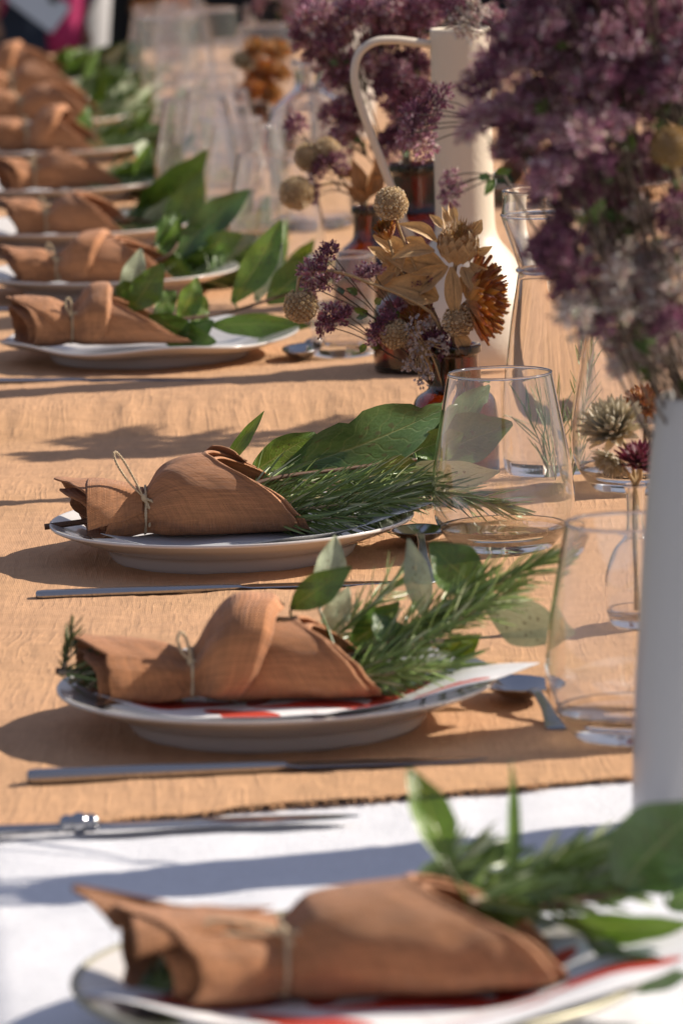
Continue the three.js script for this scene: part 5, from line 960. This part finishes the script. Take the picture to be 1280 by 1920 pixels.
  put('top', [...torso.map((b) => [...b]), ...arms.map((b, i) => (i % 2 && o.short ? [b[0], b[1], b[2], 0.04, lerp(b[0], b[4], 0.2), lerp(b[1], b[5], 0.2), lerp(b[2], b[6], 0.2), 0.04] : [...b])), ...(o.long ? [[0, 0.95, 0, 0.16, 0, o.long, 0, 0.2]] : [])], cloth(...o.top), t, 0.014);
  put('trousers', legs, cloth(...o.legs), t, 0.013);
  put('shoes', feet, cloth(0.03, 0.03, 0.03), t, 0.004);
  t.rotation.y = turn;
  return t;
}
const personAt = (px, D) => onDepth(px, 40, -D).x;
person('person in dark blue jeans and a pink long-sleeved top at the upper left', personAt(-45, 10.4), -10.4, 0.0, { size: 0.88, top: [0.62, 0.045, 0.17], legs: [0.035, 0.05, 0.085], elbow: [0.235, 1.08, -0.02], hand: [0.19, 0.8, 0.05], elbow2: [-0.22, 1.12, 0.1], hand2: [0.05, 0.97, 0.2], hair: [0.05, 0.03, 0.02] });
{
  const p = onDepth(72, 6, -10.2), t = thing('mobile_phone', 'white phone held low in front of the blue jeans', 'phone', p), g = new THREE.BoxGeometry(0.062, 0.11, 0.009, 2, 2, 1); g.rotateZ(0.9); g.rotateX(-0.2); g.translate(p.x, p.y, p.z);
  add('case', g, std({ color: rgb(0.72, 0.74, 0.76), roughness: 0.35 }), t);
  const c = new THREE.CylinderGeometry(0.009, 0.009, 0.004, 20); c.rotateX(Math.PI / 2); c.translate(p.x + 0.03, p.y + 0.008, p.z + 0.0065); add('lens', c, std({ color: rgb(0.02, 0.02, 0.02), roughness: 0.2 }), t);
}
person('person in white trousers right of the blue jeans', personAt(62, 11.3), -11.3, -0.2, { top: [0.04, 0.045, 0.07], legs: [0.72, 0.7, 0.72] });
person('person in all black clothes above the far end of the row', personAt(392, 10.6), -10.6, 0.3, { top: [0.012, 0.012, 0.014], legs: [0.012, 0.012, 0.014], long: 0.55 });
person('person in black behind the far beige vase', personAt(560, 10.6), -10.6, 0.0, { top: [0.014, 0.013, 0.014], legs: [0.014, 0.014, 0.016], long: 0.55 });
person('person in a dark long coat behind the pitcher', personAt(930, 10.3), -10.3, -0.3, { top: [0.014, 0.013, 0.013], legs: [0.014, 0.014, 0.016], long: 0.55 });
person('person in dark clothes behind the large bouquet', personAt(1180, 10.8), -10.8, 0.2, { top: [0.016, 0.014, 0.014], legs: [0.016, 0.015, 0.016], long: 0.55 });
{
  seed(1200);
  const t = thing('hedge', 'dark green hedge across the background, seen between the flowers', 'hedge', V(0, 0, -15));
  const core = new THREE.BoxGeometry(15, 2.3, 0.9); core.translate(0.5, 1.15, -15); add('twigs', core, std({ color: rgb(0.12, 0.1, 0.06), roughness: 1 }), t);
  const lf = new THREE.InstancedMesh(leafGeo(V(0, 0, 0), V(0.07, 0, 0), 0.018, 0), std({ color: rgb(0.05, 0.09, 0.03), roughness: 0.6 }), 14000), m = new THREE.Matrix4(), q = new THREE.Quaternion();
  for (let i = 0; i < 14000; i++) { const top = rnd() < 0.2; q.setFromEuler(new THREE.Euler(rnd() * 6, rnd() * 6, rnd() * 6)); m.compose(V(rr(-7, 8), top ? 2.3 + rr(-0.05, 0.08) : rr(0.02, 2.35), top ? rr(-0.5, 0.5) : 0.45 + rr(-0.03, 0.1)), q, V(1, 1, 1).multiplyScalar(rr(0.7, 1.4))); lf.setMatrixAt(i, m); }
  lf.name = 'leaves'; t.add(lf); stuff(lf);
}
scene.traverse((o) => { if (o.isMesh) { o.castShadow = true; o.receiveShadow = true; } });
renderer.render(scene, camera);
